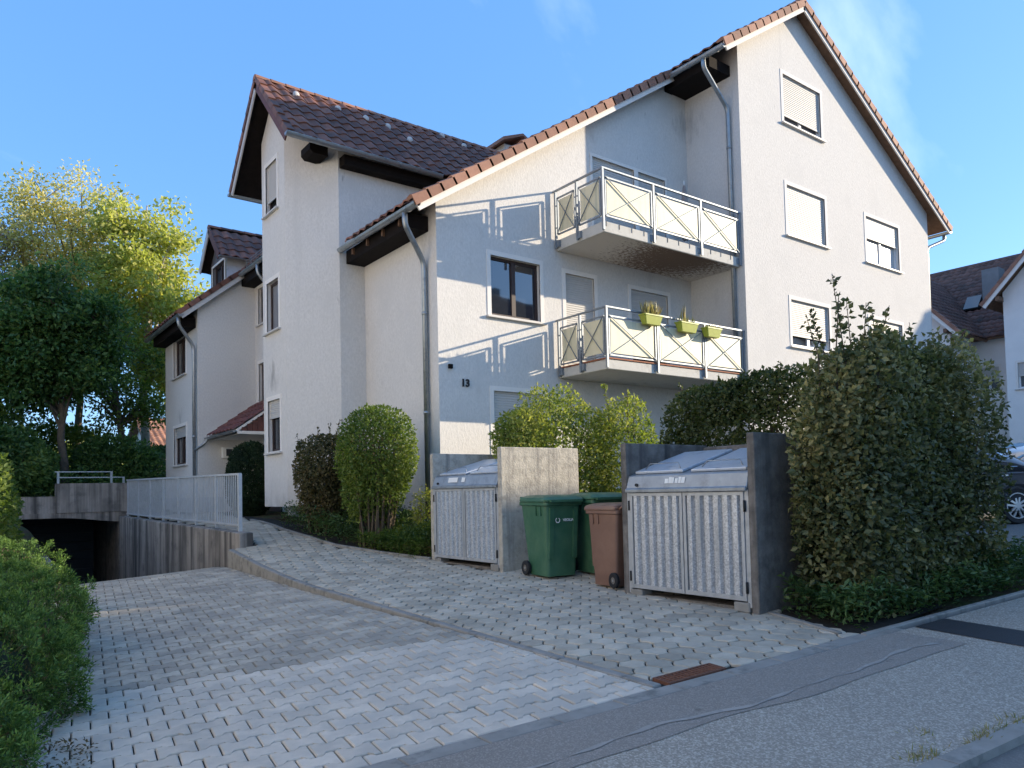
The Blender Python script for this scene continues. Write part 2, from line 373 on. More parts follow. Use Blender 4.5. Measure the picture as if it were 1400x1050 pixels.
# ------------------------------------------------------------------ the ground
def lines(*segs):
    out = []
    for a, b, n in segs: out += list(np.linspace(a, b, n, endpoint=False))
    return out
gx = sorted(set([round(float(x), 3) for x in lines((-420, -60, 9), (-60, -12, 12), (-12, 1.5, 12)) + [1.5, 1.56, 2.2, 3.0, 3.6, 3.97, 4.03, 4.28, 4.34] + lines((4.8, 12, 16), (12, 60, 24), (60, 421, 9))]))
gy = sorted(set([round(float(y), 3) for y in lines((-420, -60, 9), (-60, -9, 12), (-9, 3, 14), (3, 13.1, 20)) + [13.1, 13.3] + lines((14, 24, 10)) + [24.3, 24.45] + lines((25, 60, 14), (60, 421, 9))]))
def zground(x, y):
    z = G(x, y)
    if y < yedge(x)-.2: return z - .10
    if 4.0 < x and y > yedge(x): z += .42*sm(9.5, 16.5, y)
    if x >= 4.34 or x <= 1.5:
        if x >= 5.2 and x < 8: z -= .02
    if -1 < x < 4.0 and yedge(x) < y < 13.2: return zdrive(x, y) - .16
    if 1.5 < x < 4.34 and 13.2 <= y <= 24.4: return zdrive(x, y) - .2
    if 3.9 < x < 6.1 and y < 22: return z - .08
    if 6.1 <= x < 7.8 and 3.6 < y < 10.4: return z - .08
    if y > 24.44 and x < 4.35: return .06 + .04*math.sin(x*.7)*math.cos(y*.5) + .012*(y-24.4)
    if y > 24.3: z = G(x, y) + .45*sm(24.3, 25, y) + .05*math.sin(x*.7)*math.cos(y*.5)
    if x <= 1.5 and y > 13: z += .5*sm(13, 20, y)
    if x < -1 and y > yedge(x): z += .1
    return z - .03
V = [(x, y, zground(x, y)) for y in gy for x in gx]; nx = len(gx)
g = MB(); g.add(V, [(j*nx+i, j*nx+i+1, (j+1)*nx+i+1, (j+1)*nx+i) for j in range(len(gy)-1) for i in range(nx-1) if not (gy[j] >= 24.2 and gy[j+1] < 24.5 and gx[i] > 1.4 and gx[i+1] < 4.4)])
g.build('ground', 'soil', kind='structure', fix=False)

def strip(name, mt, x0, x1, f0, f1, dz, step=1.0, zf=G, **kw):
    xs = np.arange(x0, x1+.001, step); b = MB(); V = []
    for x in xs:
        a, c = f0(x), f1(x)
        for k in range(5):
            y = a + (c-a)*k/4; V.append((x, y, zf(x, y)+dz))
    b.add(V, [(i*5+k, (i+1)*5+k, (i+1)*5+k+1, i*5+k+1) for i in range(len(xs)-1) for k in range(4)])
    return b.build(name, mt, fix=False, kind='structure', **kw)
strip('road', 'asph_r', -80, 120, lambda x: yedge(x)-8.0, lambda x: yedge(x)-1.86, -.035, 2)
strip('pavement', 'asph_c', -60, 120, lambda x: yedge(x)-1.75, lambda x: yedge(x)-.16, 0, 1)
strip('pavement_far', 'asph_s', -60, 120, lambda x: yedge(x)-10.0, lambda x: yedge(x)-8.15, .03, 2)
wob = lambda x, a=.03: a*math.sin(x*2.3)+a*.6*math.sin(x*5.1+1)
strip('pavement_repair', 'asph_s', 0, 6.42, lambda x: yedge(x)-.72+wob(x)*(1-sm(5.2, 6.4, x)) + .0*x, lambda x: yedge(x)-.165, .004, .12)
strip('crack_sealant', 'sealant', .5, 6.2, lambda x: yedge(x)-.60+wob(x+.4, .04)+.01*math.sin(x*17)-.012*abs(math.sin(x*2.1)), lambda x: yedge(x)-.60+wob(x+.4, .04)+.012*math.sin(x*13+2)+.03*abs(math.sin(x*1.3)), .008, .06)
b = MB(); b.add([(6.44, yedge(6.4)-1.75, 0), (6.95, yedge(6.9)-1.75, 0), (7.08, yedge(7.08)-.17, 0), (6.62, yedge(6.62)-.17, 0)], [(0, 1, 2, 3)])
b.v = [(x, y, G(x, y)+.005) for x, y, z in b.v]; b.build('tar_patch', 'tar', kind='structure')
kb = MB()
for i in range(-30, 60):                                     # kerb stones towards the road
    x0 = i*1.0; p = [(x0+.004, yedge(x0)-1.86), (x0+.996, yedge(x0+1)-1.86), (x0+.996, yedge(x0+1)-1.752), (x0+.004, yedge(x0)-1.752)]
    kb.prism([(x, y, G(x, y)-.3) for x, y in p], (0, 0, .312))
kb.build('kerb', 'edging', kind='structure')
eb = link('edging_strip', None, kind='structure')
for i in range(0, 26):                                       # flush edging between pavers and pavement
    x0 = -1+i*.5 + (0 if i < 99 else 0)
    if x0 > 6.1: continue
    p = [(x0+.003, yedge(x0)-.155), (x0+.497, yedge(x0+.5)-.155), (x0+.497, yedge(x0+.5)-.01), (x0+.003, yedge(x0)-.01)]
    o = MB().prism([(x, y, G(x, y)-.2) for x, y in p], (0, 0, .203 + random.uniform(-.003, .003))).build('edging_stone', 'edging', eb); bevel(o, .006, 1)
# parking court right of the hedge
b = MB(); P = [(10.2, 3.2), (60, -2.4), (60, 9.8), (26, 9.8), (10.2, 9.2)]
xs = np.linspace(10.2, 40, 24)
V = [(x, yedge(x)+t*(9.2-yedge(x)), G(x, yedge(x)+t*(9.2-yedge(x)))+.012) for x in xs for t in (0, .33, .66, 1)]
b.add(V, [(i*4+k, (i+1)*4+k, (i+1)*4+k+1, i*4+k+1) for i in range(23) for k in range(3)]); b.build('parking_court', 'asph_r', kind='structure', fix=False)

# ------------------------------------------------------------------ pavers
def inside(poly, x, y):
    c = False; j = len(poly)-1
    for i in range(len(poly)):
        xi, yi = poly[i]; xj, yj = poly[j]
        if (yi > y) != (yj > y) and x < (xj-xi)*(y-yi)/(yj-yi)+xi: c = not c
        j = i
    return c
def stone_mesh(name, outline, mt, h=.03, ch=.007):
    n = len(outline); k = .93
    V = [(x*k, y*k, 0) for x, y in outline] + [(x, y, -ch) for x, y in outline] + [(x, y, -h) for x, y in outline]
    Fc = [tuple(range(n))] + [(i, n+i, n+(i+1) % n, (i+1) % n) for i in range(n)] + [(n+i, 2*n+i, 2*n+(i+1) % n, n+(i+1) % n) for i in range(n)]
    b = MB(); b.add(V, Fc); return b.mesh(name, mt)
def clip(poly, planes):
    for (a, b_, c) in planes:                              # keep a*x+b*y+c >= 0
        out = []
        for i, p in enumerate(poly):
            q = poly[(i+1) % len(poly)]; dp = a*p[0]+b_*p[1]+c; dq = a*q[0]+b_*q[1]+c
            if dp >= 0: out.append(p)
            if (dp >= 0) != (dq >= 0):
                t = dp/(dp-dq); out.append((p[0]+(q[0]-p[0])*t, p[1]+(q[1]-p[1])*t))
        poly = out
        if len(poly) < 3: return []
    return poly
def cut_stones(cells, outline, planes, meshes, mats):
    """stones that cross one of the border lines are sawn off along it"""
    res = []
    planes_all = planes
    for k, (x, y, a, key) in enumerate(cells):
        planes = planes_all(x, y) if callable(planes_all) else planes_all
        P = [(x+px*math.cos(a)-py*math.sin(a), y+px*math.sin(a)+py*math.cos(a)) for px, py in outline]
        if all(a_*p[0]+b_*p[1]+c >= 0 for p in P for a_, b_, c in planes): res.append((x, y, a, key)); continue
        Q = clip(P, planes)
        if len(Q) < 3: continue
        ar = .5*abs(sum(Q[i][0]*Q[(i+1) % len(Q)][1]-Q[(i+1) % len(Q)][0]*Q[i][1] for i in range(len(Q))))
        if ar < .0015: continue
        cx_ = sum(p[0] for p in Q)/len(Q); cy_ = sum(p[1] for p in Q)/len(Q); kk = key+'_cut%d' % k
        meshes[kk] = stone_mesh('paver_cut', [(p[0]-cx_, p[1]-cy_) for p in Q], mats[key]); res.append((cx_, cy_, 0, kk))
    return res
def lay(parent, cells, meshes, zf, nmax, stuffname):
    """cells: (x,y,angle,mesh key); nearest nmax become objects, the rest one mesh"""
    cells = sorted(cells, key=lambda c: c[0]**2+c[1]**2)
    rest = {}
    for i, (x, y, a, key) in enumerate(cells):
        e = .05; z = zf(x, y)
        n = Vector((-(zf(x+e, y)-zf(x-e, y))/(2*e), -(zf(x, y+e)-zf(x, y-e))/(2*e), 1)).normalized()
        n = (n + Vector((random.gauss(0, .006), random.gauss(0, .006), 0))).normalized()
        z += random.gauss(0, .0020)
        mw = Matrix.Translation((x, y, z)) @ Vector((0, 0, 1)).rotation_difference(n).to_matrix().to_4x4() @ Matrix.Rotation(a + random.gauss(0, .006), 4, 'Z')
        if i < nmax:
            o = link('paver', meshes[key], parent); o.matrix_basis = mw
        else: rest.setdefault(meshes[key].materials[0].name, []).append((meshes[key], mw))
    for key, ms in rest.items():
        out = MB(); val = []
        for me, mw in ms:
            vv = np.array([v.co[:] for v in me.vertices]); fs = [tuple(p.vertices) for p in me.polygons]
            A = np.array(mw); q = vv @ A[:3, :3].T + A[:3, 3]; out.add(q.tolist(), fs); val += [random.random()]*len(fs)
        m2 = out.mesh(stuffname, key if False else None, fix=False); m2.materials.append(me.materials[0])
        a = m2.attributes.new('v', 'FLOAT', 'FACE'); a.data.foreach_set('value', val)
        link(stuffname, m2, parent, kind='stuff')
# driveway: double-T pavers
PX_, PY_ = .219, .171
hx, hy, dl = PX_/2-.0042, PY_/2-.0072, .017
bone = [(-hx, -hy-dl), (-hx*.62, -hy-dl), (-hx*.36, -hy+dl), (hx*.36, -hy+dl), (hx*.62, -hy-dl), (hx, -hy-dl),
        (hx, hy+dl), (hx*.62, hy+dl), (hx*.36, hy-dl), (-hx*.36, hy-dl), (-hx*.62, hy+dl), (-hx, hy+dl)]
mesh_l = stone_mesh('paver_light', bone, 'paver_l'); mesh_d = stone_mesh('paver_dark', bone, 'paver_d')
xs = np.linspace(-.8, 3.95, 10); ys = np.linspace(3.5, 24.4, 64)
b = MB(); V = []
for y in ys:
    for x in xs: V.append((x, max(y, yedge(x)-.02), zdrive(x, max(y, yedge(x)-.02))-.02))
b.add(V, [(j*10+i, j*10+i+1, (j+1)*10+i+1, (j+1)*10+i) for j in range(63) for i in range(9)])
drive = b.build('driveway', 'joint', kind='structure', fix=False)
dpoly = [(-.6, yedge(-.6)-.1), (4.0, yedge(3.87)-.1), (4.0, 16.5), (1.6, 16.5), (1.6, 13.2), (-.6, 10.5)]
ang = R(-7.5); ca, sa = math.cos(ang), math.sin(ang); cells = []
for j in range(-30, 110):
    for i in range(-40, 60):
        lx = (i + .5*(j % 2))*PX_; ly = j*PY_
        x = lx*ca - ly*sa + .45; y = lx*sa + ly*ca + 4.0
        if inside(dpoly, x, y) and not (y > 9 and x < 0):
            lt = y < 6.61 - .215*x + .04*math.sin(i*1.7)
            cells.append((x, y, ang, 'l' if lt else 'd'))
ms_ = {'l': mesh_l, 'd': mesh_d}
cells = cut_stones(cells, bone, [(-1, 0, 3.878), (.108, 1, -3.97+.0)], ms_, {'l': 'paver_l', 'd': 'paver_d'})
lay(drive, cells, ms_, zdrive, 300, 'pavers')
# path: wavy hexagon pavers
def wavyhex(r):
    pts = []
    for k in range(6):
        a0, a1 = R(60*k+30), R(60*k+90)
        p0 = Vector((math.cos(a0), math.sin(a0))); p1 = Vector((math.cos(a1), math.sin(a1)))
        nrm = ((p0+p1)/2).normalized(); s = 1 if k % 2 == 0 else -1
        pts += [p0, p0.lerp(p1, .33)+nrm*.075*s, p0.lerp(p1, .67)+nrm*.075*s]
    return [(p.x*r, p.y*r) for p in pts]
HP = .205; hexr = HP/math.sqrt(3)*.938
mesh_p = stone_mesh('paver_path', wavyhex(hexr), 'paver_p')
ppoly = [(3.88, yedge(3.9)-.1), (6.0, yedge(5.93)-.1), (6.4, 4.36), (7.7, 4.36), (7.7, 8.5), (6.25, 8.5), (6.2, 10.2), (5.5, 12.4), (5.35, 14.5), (5.5, 17), (6.0, 22), (4.45, 22), (4.45, 13.25), (3.88, 13.25)]
xs = np.linspace(3.93, 7.75, 12); ys = np.linspace(3.3, 22.5, 60); b = MB(); V = []
for y in ys:
    for x in xs:
        yy = max(y, yedge(x)-.02); xx = x if y < 10.3 else 3.93+(x-3.93)*(.52 if y < 16.5 else .54); xx = xx if y < 13.2 else max(xx, 4.36); V.append((xx, yy, zpath(xx, yy)-.02))
b.add(V, [(j*12+i, j*12+i+1, (j+1)*12+i+1, (j+1)*12+i) for j in range(59) for i in range(11)])
path = b.build('path', 'joint', kind='structure', fix=False)
cells = []; ang = R(-43)
for j in range(-90, 130):
    for i in range(-90, 130):
        lx = (i+.5*(j % 2))*HP; ly = j*HP*math.sqrt(3)/2
        x = lx*math.cos(ang)-ly*math.sin(ang)+4; y = lx*math.sin(ang)+ly*math.cos(ang)+4
        if inside(ppoly, x, y): cells.append((x, y, ang, 'p'))
ms_ = {'p': mesh_p}
cells = cut_stones(cells, wavyhex(hexr), lambda x, y: [(1, 0, -3.992), (.108, 1, -3.97)] + ([(.108, 1, -3.97-.182)] if x < 4.60 and y < yedge(x)+.4 else []), ms_, {'p': 'paver_p'})
lay(path, cells, ms_, zpath, 300, 'pavers')
kp = link('path_kerb', None, kind='structure')                 # kerb stones between driveway and path
yy = yedge(3.93)+.03
while yy < 13.2:
    y1 = min(yy+1.0, 13.2)
    V = [(x, y, z) for y in (yy+.003, y1-.003) for x, z in ((3.885, zdrive(3.9, y)-.2), (3.985, zdrive(3.9, y)-.2), (3.985, zpath(3.95, y)+.004), (3.885, zpath(3.95, y)+.004))]
    o = MB().add(V, [(0, 3, 2, 1), (4, 5, 6, 7), (0, 1, 5, 4), (1, 2, 6, 5), (2, 3, 7, 6), (3, 0, 4, 7)]).build('kerb_stone', 'edging', kp); bevel(o, .018, 2)
    yy = y1
bk = link('bed_edging', None, kind='structure')
def edging_line(pts, zf, h=.05, wd=.06, seg=.9):
    for (a, c) in zip(pts[:-1], pts[1:]):
        a = Vector((*a, 0)); c = Vector((*c, 0)); n = max(1, round((c-a).length/seg))
        for k in range(n):
            p = a.lerp(c, k/n); q = a.lerp(c, (k+1)/n); d = (q-p).normalized()*.003
            p = p+d; q = q-d; p.z = zf(p.x, p.y)-.06+h/2; q.z = zf(q.x, q.y)-.06+h/2
            bevel(MB().beam(p, q, wd, .12+h).build('edging_stone', 'edging', bk), .008, 1)
edging_line([(6.02, 3.42), (6.33, 4.3)], zpath, .015)
edging_line([(6.2, 10.36), (5.52, 12.5), (5.38, 14.5), (5.52, 17)], zpath, .03)
edging_line([(6.1, yedge(6.1)-.05), (9.8, yedge(9.8)-.05)], G, .012)
# drain grate in the path corner
gr = thing('drain_grate', 'rusty iron slatted drain grate let into the path corner beside the driveway kerb', 'drain grate', (4.30, yedge(4.3)+.09, G(4.3, yedge(4.3)+.09)+.002), math.atan(-.108)); gr.rotation_euler = (.025, -.05, math.atan(-.108))
b = MB(); b.box((-.28, -.085, -.05), (.28, -.07, .004)).box((-.28, .07, -.05), (.28, .085, .004)).box((-.28, -.07, -.05), (-.265, .07, .004)).box((.265, -.07, -.05), (.28, .07, .004)); b.build('frame', 'rust', gr)
MB().box((-.265, -.07, -.06), (.265, .07, -.05)).build('channel', 'dark', gr)
for i in range(15): MB().box((-.25+i*.0355, -.07, -.03), (-.234+i*.0355, .07, .001)).build('slat', 'rust', gr)

# ------------------------------------------------------------------ building kit
Z3 = Vector((0, 0, 1))
def wall(parent, O, U, N, outline, holes=(), mt='plaster', reveal=.16, name='wall'):
    """plane wall O + u*U + z*Z with rectangular openings (u0,u1,z0,z1) and their reveals"""
    O = Vector(O); U = Vector(U); N = Vector(N)
    P = lambda u, z: O + U*u + Z3*z
    loops = [[Vector((u, z, 0)) for u, z in outline]] + [[Vector(q) for q in ((h[0], h[2], 0), (h[0], h[3], 0), (h[1], h[3], 0), (h[1], h[2], 0))] for h in holes]
    flat = [p for l in loops for p in l]
    tri = tessellate_polygon(loops)
    b = MB(); fs = []
    for t in tri:
        a, c, d = (P(flat[i].x, flat[i].y) for i in t)
        fs.append(tuple(t) if (c-a).cross(d-a).dot(N) > 0 else tuple(reversed(t)))
    b.add([P(p.x, p.y) for p in flat], fs)
    for h in holes:
        q = [P(h[0], h[2]), P(h[1], h[2]), P(h[1], h[3]), P(h[0], h[3])]
        b.add(q + [p - N*reveal for p in q], [(i, (i+1) % 4, 4+(i+1) % 4, 4+i) for i in range(4)])
    return b.build(name, mt, parent, fix=False)
def window(parent, O, U, N, u0, u1, z0, z1, shut=0.0, mull=1, frame='frame_br', pane='glass', sh='shutter', sill=True, trim=.095, low_pane=None):
    """outer size incl. the white painted surround; returns the opening for wall()"""
    O = Vector(O); U = Vector(U); N = Vector(N)
    a0, a1, b0, b1 = u0+trim, u1-trim, z0+(.03 if sill else 0.0), z1-trim
    def bx(m, ua, ub, za, zb, na, nb):
        V = [O+U*u+Z3*z+N*n for n in (na, nb) for u, z in ((ua, za), (ub, za), (ub, zb), (ua, zb))]
        m.add(V, [(0, 3, 2, 1), (4, 5, 6, 7), (0, 1, 5, 4), (1, 2, 6, 5), (2, 3, 7, 6), (3, 0, 4, 7)]); return m
    fr = MB(); fw = .055
    bx(fr, a0, a0+fw, b0, b1, -.15, -.09); bx(fr, a1-fw, a1, b0, b1, -.15, -.09); bx(fr, a0+fw, a1-fw, b0, b0+fw, -.15, -.09); bx(fr, a0+fw, a1-fw, b1-fw, b1, -.15, -.09)
    us = np.linspace(a0, a1, mull+2)
    for u in us[1:-1]: bx(fr, u-.05, u+.05, b0+fw, b1-fw, -.15, -.085)
    f = fr.build('window', frame, parent)
    for i in range(mull+1):
        l = us[i]+(fw if i == 0 else .05); r = us[i+1]-(fw if i == mull else .05)
        bx(MB(), l, r, b0+fw, b1-fw, -.14, -.12).build('pane', pane, f)
    tr = MB(); e = .012
    bx(tr, u0, a0, z0, z1, -.02, e); bx(tr, a1, u1, z0, z1, -.02, e); bx(tr, a0, a1, b1, z1, -.02, e)
    tr.build('surround', 'trim', f)
    if sill: 
        s_ = MB(); bx(s_, u0-.03, u1+.03, z0-.035, z0, -.14, .075); s_.build('sill', 'sill', f)
    if shut > 0:
        zb = b1 - (b1-b0)*shut; n = max(1, int((b1-zb)/.048)); b = MB(); V = []
        for k in range(n):
            za = b1 - k*.048
            for z, dn in ((za, -.052), (za-.008, -.045), (za-.040, -.045), (za-.046, -.056)): V += [O+U*a0+Z3*z+N*dn, O+U*a1+Z3*z+N*dn]
        b.add(V, [(2*i, 2*i+1, 2*i+3, 2*i+2) for i in range(len(V)//2-1)])
        zl = b1 - n*.048
        bx(b, a0, a1, zl-.02, zl+.004, -.062, -.040)
        b.build('roller_shutter', sh, f)
    return (a0, a1, b0, b1)
def tile_unit(w=.30, l=.40, seg=7, h=.046, lip=.026):
    V = []
    for row, (s, zz) in enumerate(((0, .030), (l, .002), (0, .030-lip))):
        for i in range(seg+1):
            t = i/seg; V.append((w*t, s, zz + h*(.5-.5*math.cos(2*math.pi*t))*(1 if row < 2 else 1)))
    n = seg+1
    return np.array(V), [(i, i+1, n+i+1, n+i) for i in range(seg)] + [(2*n+i, 2*n+i+1, i+1, i) for i in range(seg)]
def tile_mesh(mt):
    V, Fc = tile_unit(); b = MB(); b.add(V.tolist(), Fc); return b.mesh('roof_tile', mt, fix=False)
def tiles(parent, O, U, Sl, u_of, smax, mt, nobj=0, ex=.345, w=.30):
    """lay tiles on the plane O + u*U + s*Sl; u_of(s) gives the (u0,u1) span of a course"""
    O = Vector(O); U = Vector(U).normalized(); Sl = Vector(Sl).normalized(); N = U.cross(Sl).normalized()
    if N.z < 0: N = -N
    me = tile_mesh(mt) if nobj else None
    base, Fc = tile_unit(w=w); base = base*np.array([1.0, 1, 1])
    A = np.array([list(U), list(Sl), list(N)])
    Vs = []; Fs = []; val = []; cnt = 0; r = 0; s = 0.0
    while s < smax-.05:
        u0, u1 = u_of(s); n = int(round((u1-u0)/w)); st = u0
        for k in range(n):
            j = (random.gauss(0, .003), random.gauss(0, .004), random.gauss(0, .0025))
            p = O + U*(st+k*w+j[0]) + Sl*(s+j[1]) + N*j[2]
            if cnt < nobj:
                o = link('roof_tile', me, parent); mm = Matrix.Identity(4)
                for c in range(3): mm[c][0] = U[c]; mm[c][1] = Sl[c]; mm[c][2] = N[c]; mm[c][3] = p[c]
                o.matrix_basis = mm
            else:
                Vs.append(base @ A + np.array(p)); nb = len(base); q = len(Vs)-1
                Fs += [tuple(i+q*nb for i in f) for f in Fc]; val += [random.random()]*len(Fc)
            cnt += 1
        s += ex; r += 1
    if Vs:
        m2 = big_mesh('roof_tiles', np.concatenate(Vs), Fs, mt, val); link('roof_tiles', m2, parent, kind='stuff')
def gutter(parent, p, q, r=.075, mt='zinc', brackets=.7):
    p = Vector(p); q = Vector(q); d = (q-p).normalized(); a = Vector((d.y, -d.x, 0)).normalized()
    prof = [(math.cos(t)*r, -math.sin(t)*r) for t in np.linspace(0, math.pi, 9)] + [(math.cos(t)*(r-.008), -math.sin(t)*(r-.008)) for t in np.linspace(math.pi, 0, 9)]
    b = MB(); b.loft([[c + a*x + Z3*z for x, z in prof] for c in (p, q)])
    for e in (p, q):
        pr = [e + a*math.cos(t)*r - Z3*math.sin(t)*r for t in np.linspace(0, math.pi, 9)]; b.add(pr, [tuple(range(9))])
    b.tube([p + a*r, q + a*r], .011, 6); b.tube([p - a*r, q - a*r], .008, 6)
    g_ = b.build('gutter', mt, parent); smooth_angle(g_)
    n = int((q-p).length/brackets)
    for i in range(n+1):
        c = p.lerp(q, (i+.5)/(n+1)); k = MB()
        k.loft([[c + d*w_ + a*math.cos(t)*rr - Z3*math.sin(t)*rr for t in np.linspace(0, math.pi, 8) ] for w_, rr in ((-.014, r+.002), (-.014, r+.008), (.014, r+.008), (.014, r+.002))], cap=False)
        k.build('bracket', mt, g_)
    return g_
def pipe(parent, pts, r=.05, name='downpipe', mt='zinc', collars=()):
    P = [Vector(p) for p in pts]; Q = [P[0]]
    for i in range(1, len(P)-1):                      # round the bends
        a, c, d = P[i-1], P[i], P[i+1]; l = min(.13, (a-c).length*.45, (d-c).length*.45)
        s0 = c+(a-c).normalized()*l; s1 = c+(d-c).normalized()*l
        for t in np.linspace(0, 1, 6): Q.append(s0*(1-t)**2 + c*2*t*(1-t) + s1*t*t)
    Q.append(P[-1])
    o = MB().tube(Q, r, 14).build(name, mt, parent, True)
    for z in collars:
        a = P[-2]; MB().tube([(a.x, a.y, z-.03), (a.x, a.y, z+.03)], r+.008, 14).build('collar', mt, o, True)
    return o

# ------------------------------------------------------------------ the apartment building
AB = wthing('apartment_building', 'white plastered apartment house with red-brown tiled roofs, cream panelled balconies and number 13', 'apartment building', (12, 16, -.8))
X, Y = Vector((1, 0, 0)), Vector((0, 1, 0))
XL, YF, YW, XW, XR = 7.38, 11.91, 10.34, 14.74, 24.12
SL, SR = .653, .538                                          # slopes of the big roof
XA, ZA = 17.17, 11.96                                        # apex of the wing's verge
zl = lambda x: 5.23 + SL*(x-6.87)                            # underside line of left slope
zr = lambda x: ZA - SR*(x-XA)
BOT = -1.3
# front wall with balconies
FO = (0, YF, 0); FN = (0, -1, 0)
hs = []
def W(*a, **k): hs.append(window(AB, *a, **k))
W(FO, X, FN, 8.53, 9.98, 3.45, 4.77)
W(FO, X, FN, 8.54, 9.99, -.05, 2.06, shut=.36, sill=False, low_pane=1, pane='curtain', frame='frame_wh')
W(FO, X, FN, 10.50, 11.53, 2.56, 4.71, shut=1, sill=False, mull=0, sh='shutter')
W(FO, X, FN, 12.50, 13.95, 2.56, 4.66, shut=.56, sill=False, sh='shutter')
W(FO, X, FN, 11.41, 12.88, 5.30, 7.46, shut=1, sill=False, mull=0, trim=.07)
W(FO, X, FN, 12.88, 13.95, 5.30, 7.46, shut=1, sill=False, mull=0, trim=.07)
wall(AB, FO, X, FN, [(XL, BOT), (XW+.4, BOT), (XW+.4, zl(XW+.4)), (XL, zl(XL))], hs)
# wing front
WO = (0, YW, 0); hs = []
W(WO, X, FN, 16.46, 18.34, 8.93, 10.28, shut=.86, frame='frame_wh', pane='glass_grey')
W(WO, X, FN, 16.46, 18.37, 6.11, 7.48, shut=1)
W(WO, X, FN, 20.27, 22.31, 6.08, 7.48, shut=.46, pane='curtain', frame='frame_wh')
W(WO, X, FN, 16.47, 18.37, 3.36, 4.62, shut=.80, frame='frame_wh')
W(WO, X, FN, 20.27, 22.31, 3.36, 4.62, shut=.5, frame='frame_wh', pane='curtain')
W(WO, X, FN, 16.47, 18.37, .62, 1.9, shut=.5, frame='frame_wh')
W(WO, X, FN, 20.27, 22.31, .62, 1.9, shut=.3, frame='frame_wh')
wall(AB, WO, X, FN, [(XW, BOT), (XR, BOT), (XR, zr(XR)), (XA, ZA), (XW, zl(XW))], hs)
wall(AB, (XW, 0, 0), Y, (-1, 0, 0), [(YW, BOT), (YF, BOT), (YF, zl(XW)), (YW, zl(XW))])
wall(AB, (XR, 0, 0), Y, (1, 0, 0), [(YW, BOT), (27, BOT), (27, zr(XR)), (YW, zr(XR))])
# left wall of the front block
wall(AB, (XL, 0, 0), Y, (-1, 0, 0), [(YF, BOT), (14.92, BOT), (14.92, zl(XL)), (YF, zl(XL))])
# tower: front wall, chamfer, gable end, rear chamfer
TX, TC, TY0, TY1 = 5.92, 6.79, 14.92, 18.12
CYm = 16.52
tz = lambda y: 9.21 - 1.05*abs(y-16.38) - .06                # underside of the tower roof
wall(AB, (0, TY0, 0), X, FN, [(TC, BOT), (9.6, BOT), (9.6, tz(TY0)), (TC, tz(TY0))])
d45 = Vector((-1, 1, 0)).normalized()
wall(AB, (TC, TY0, 0), d45, Vector((-1, -1, 0)).normalized(), [(0, -.25), (1.23, -.25), (1.23, tz(15.79)), (0, tz(TY0))])
hs = []
TO = (TX, 0, 0)
W(TO, Y, (-1, 0, 0), 16.10, 17.05, .96, 2.24, shut=.36, mull=0)
W(TO, Y, (-1, 0, 0), 16.12, 17.06, 3.70, 4.95, mull=0, pane='glass_grey')
W(TO, Y, (-1, 0, 0), 16.16, 17.06, 6.42, 7.66, shut=.76, mull=0)
wall(AB, TO, Y, (-1, 0, 0), [(15.79, -.25), (17.24, -.25), (17.24, tz(17.24)), (16.38, tz(16.38)), (15.79, tz(15.79))], hs)
wall(AB, (TX, 17.24, 0), Vector((1, 1, 0)).normalized(), Vector((-1, 1, 0)).normalized(), [(0, -.25), (1.23, -.25), (1.23, tz(TY1)), (0, tz(17.24))])
b = MB(); b.add([(TC, TY0, -.25), (TX, 15.79, -.25), (TX, 17.24, -.25), (TC, TY1, -.25)], [(0, 1, 2, 3)]); b.build('bay_underside', 'plaster', AB)
wall(AB, (TC+.02, 0, 0), Y, (-1, 0, 0), [(TY0, BOT), (TY1, BOT), (TY1, -.2), (TY0, -.2)], [(15.3, 15.8, -.62, -.36), (16.6, 17.1, -.62, -.36)], mt='plinth', name='plinth')
for y in (15.55, 16.85): MB().box((TC+.06, y-.25, -.62), (TC+.12, y+.25, -.36)).build('basement_window', 'glass', AB)
# recess wall, rear-left block
hs = []
RO = (7.31, 0, 0)
W(RO, Y, (-1, 0, 0), 20.85, 21.78, 4.95, 6.12, mull=0)
W(RO, Y, (-1, 0, 0), 20.85, 21.78, 2.68, 3.92, mull=0)
wall(AB, RO, Y, (-1, 0, 0), [(TY1-.8, BOT), (22, BOT), (22, 6.6), (TY1-.8, 6.6)], hs)
wall(AB, (0, TY1, 0), X, (0, 1, 0), [(TC, BOT), (7.31, BOT), (7.31, tz(TY1)), (TC, tz(TY1))])
BX0, BZ0, BS = 5.25, 5.05, .82                               # rear roof plane
bz = lambda x: BZ0 + BS*(x-BX0)
wall(AB, (0, 22.0, 0), X, FN, [(5.7, BOT), (7.31, BOT), (7.31, bz(7.31)-.03), (5.7, bz(5.7)-.03)])
hs = []
BO = (5.7, 0, 0)
W(BO, Y, (-1, 0, 0), 23.22, 24.86, .97, 2.22, shut=.28, mull=1)
W(BO, Y, (-1, 0, 0), 23.22, 24.86, 3.66, 4.93, mull=1)
wall(AB, BO, Y, (-1, 0, 0), [(22.0, BOT), (25.85, BOT), (25.85, bz(5.7)-.03), (22.0, bz(5.7)-.03)], hs)
wall(AB, (0, 25.85, 0), X, (0, 1, 0), [(5.7, BOT), (XR, BOT), (XR, zr(XR)), (XA, ZA), (10, 7.2), (9.9, bz(9.9)), (5.7, bz(5.7)-.03)])
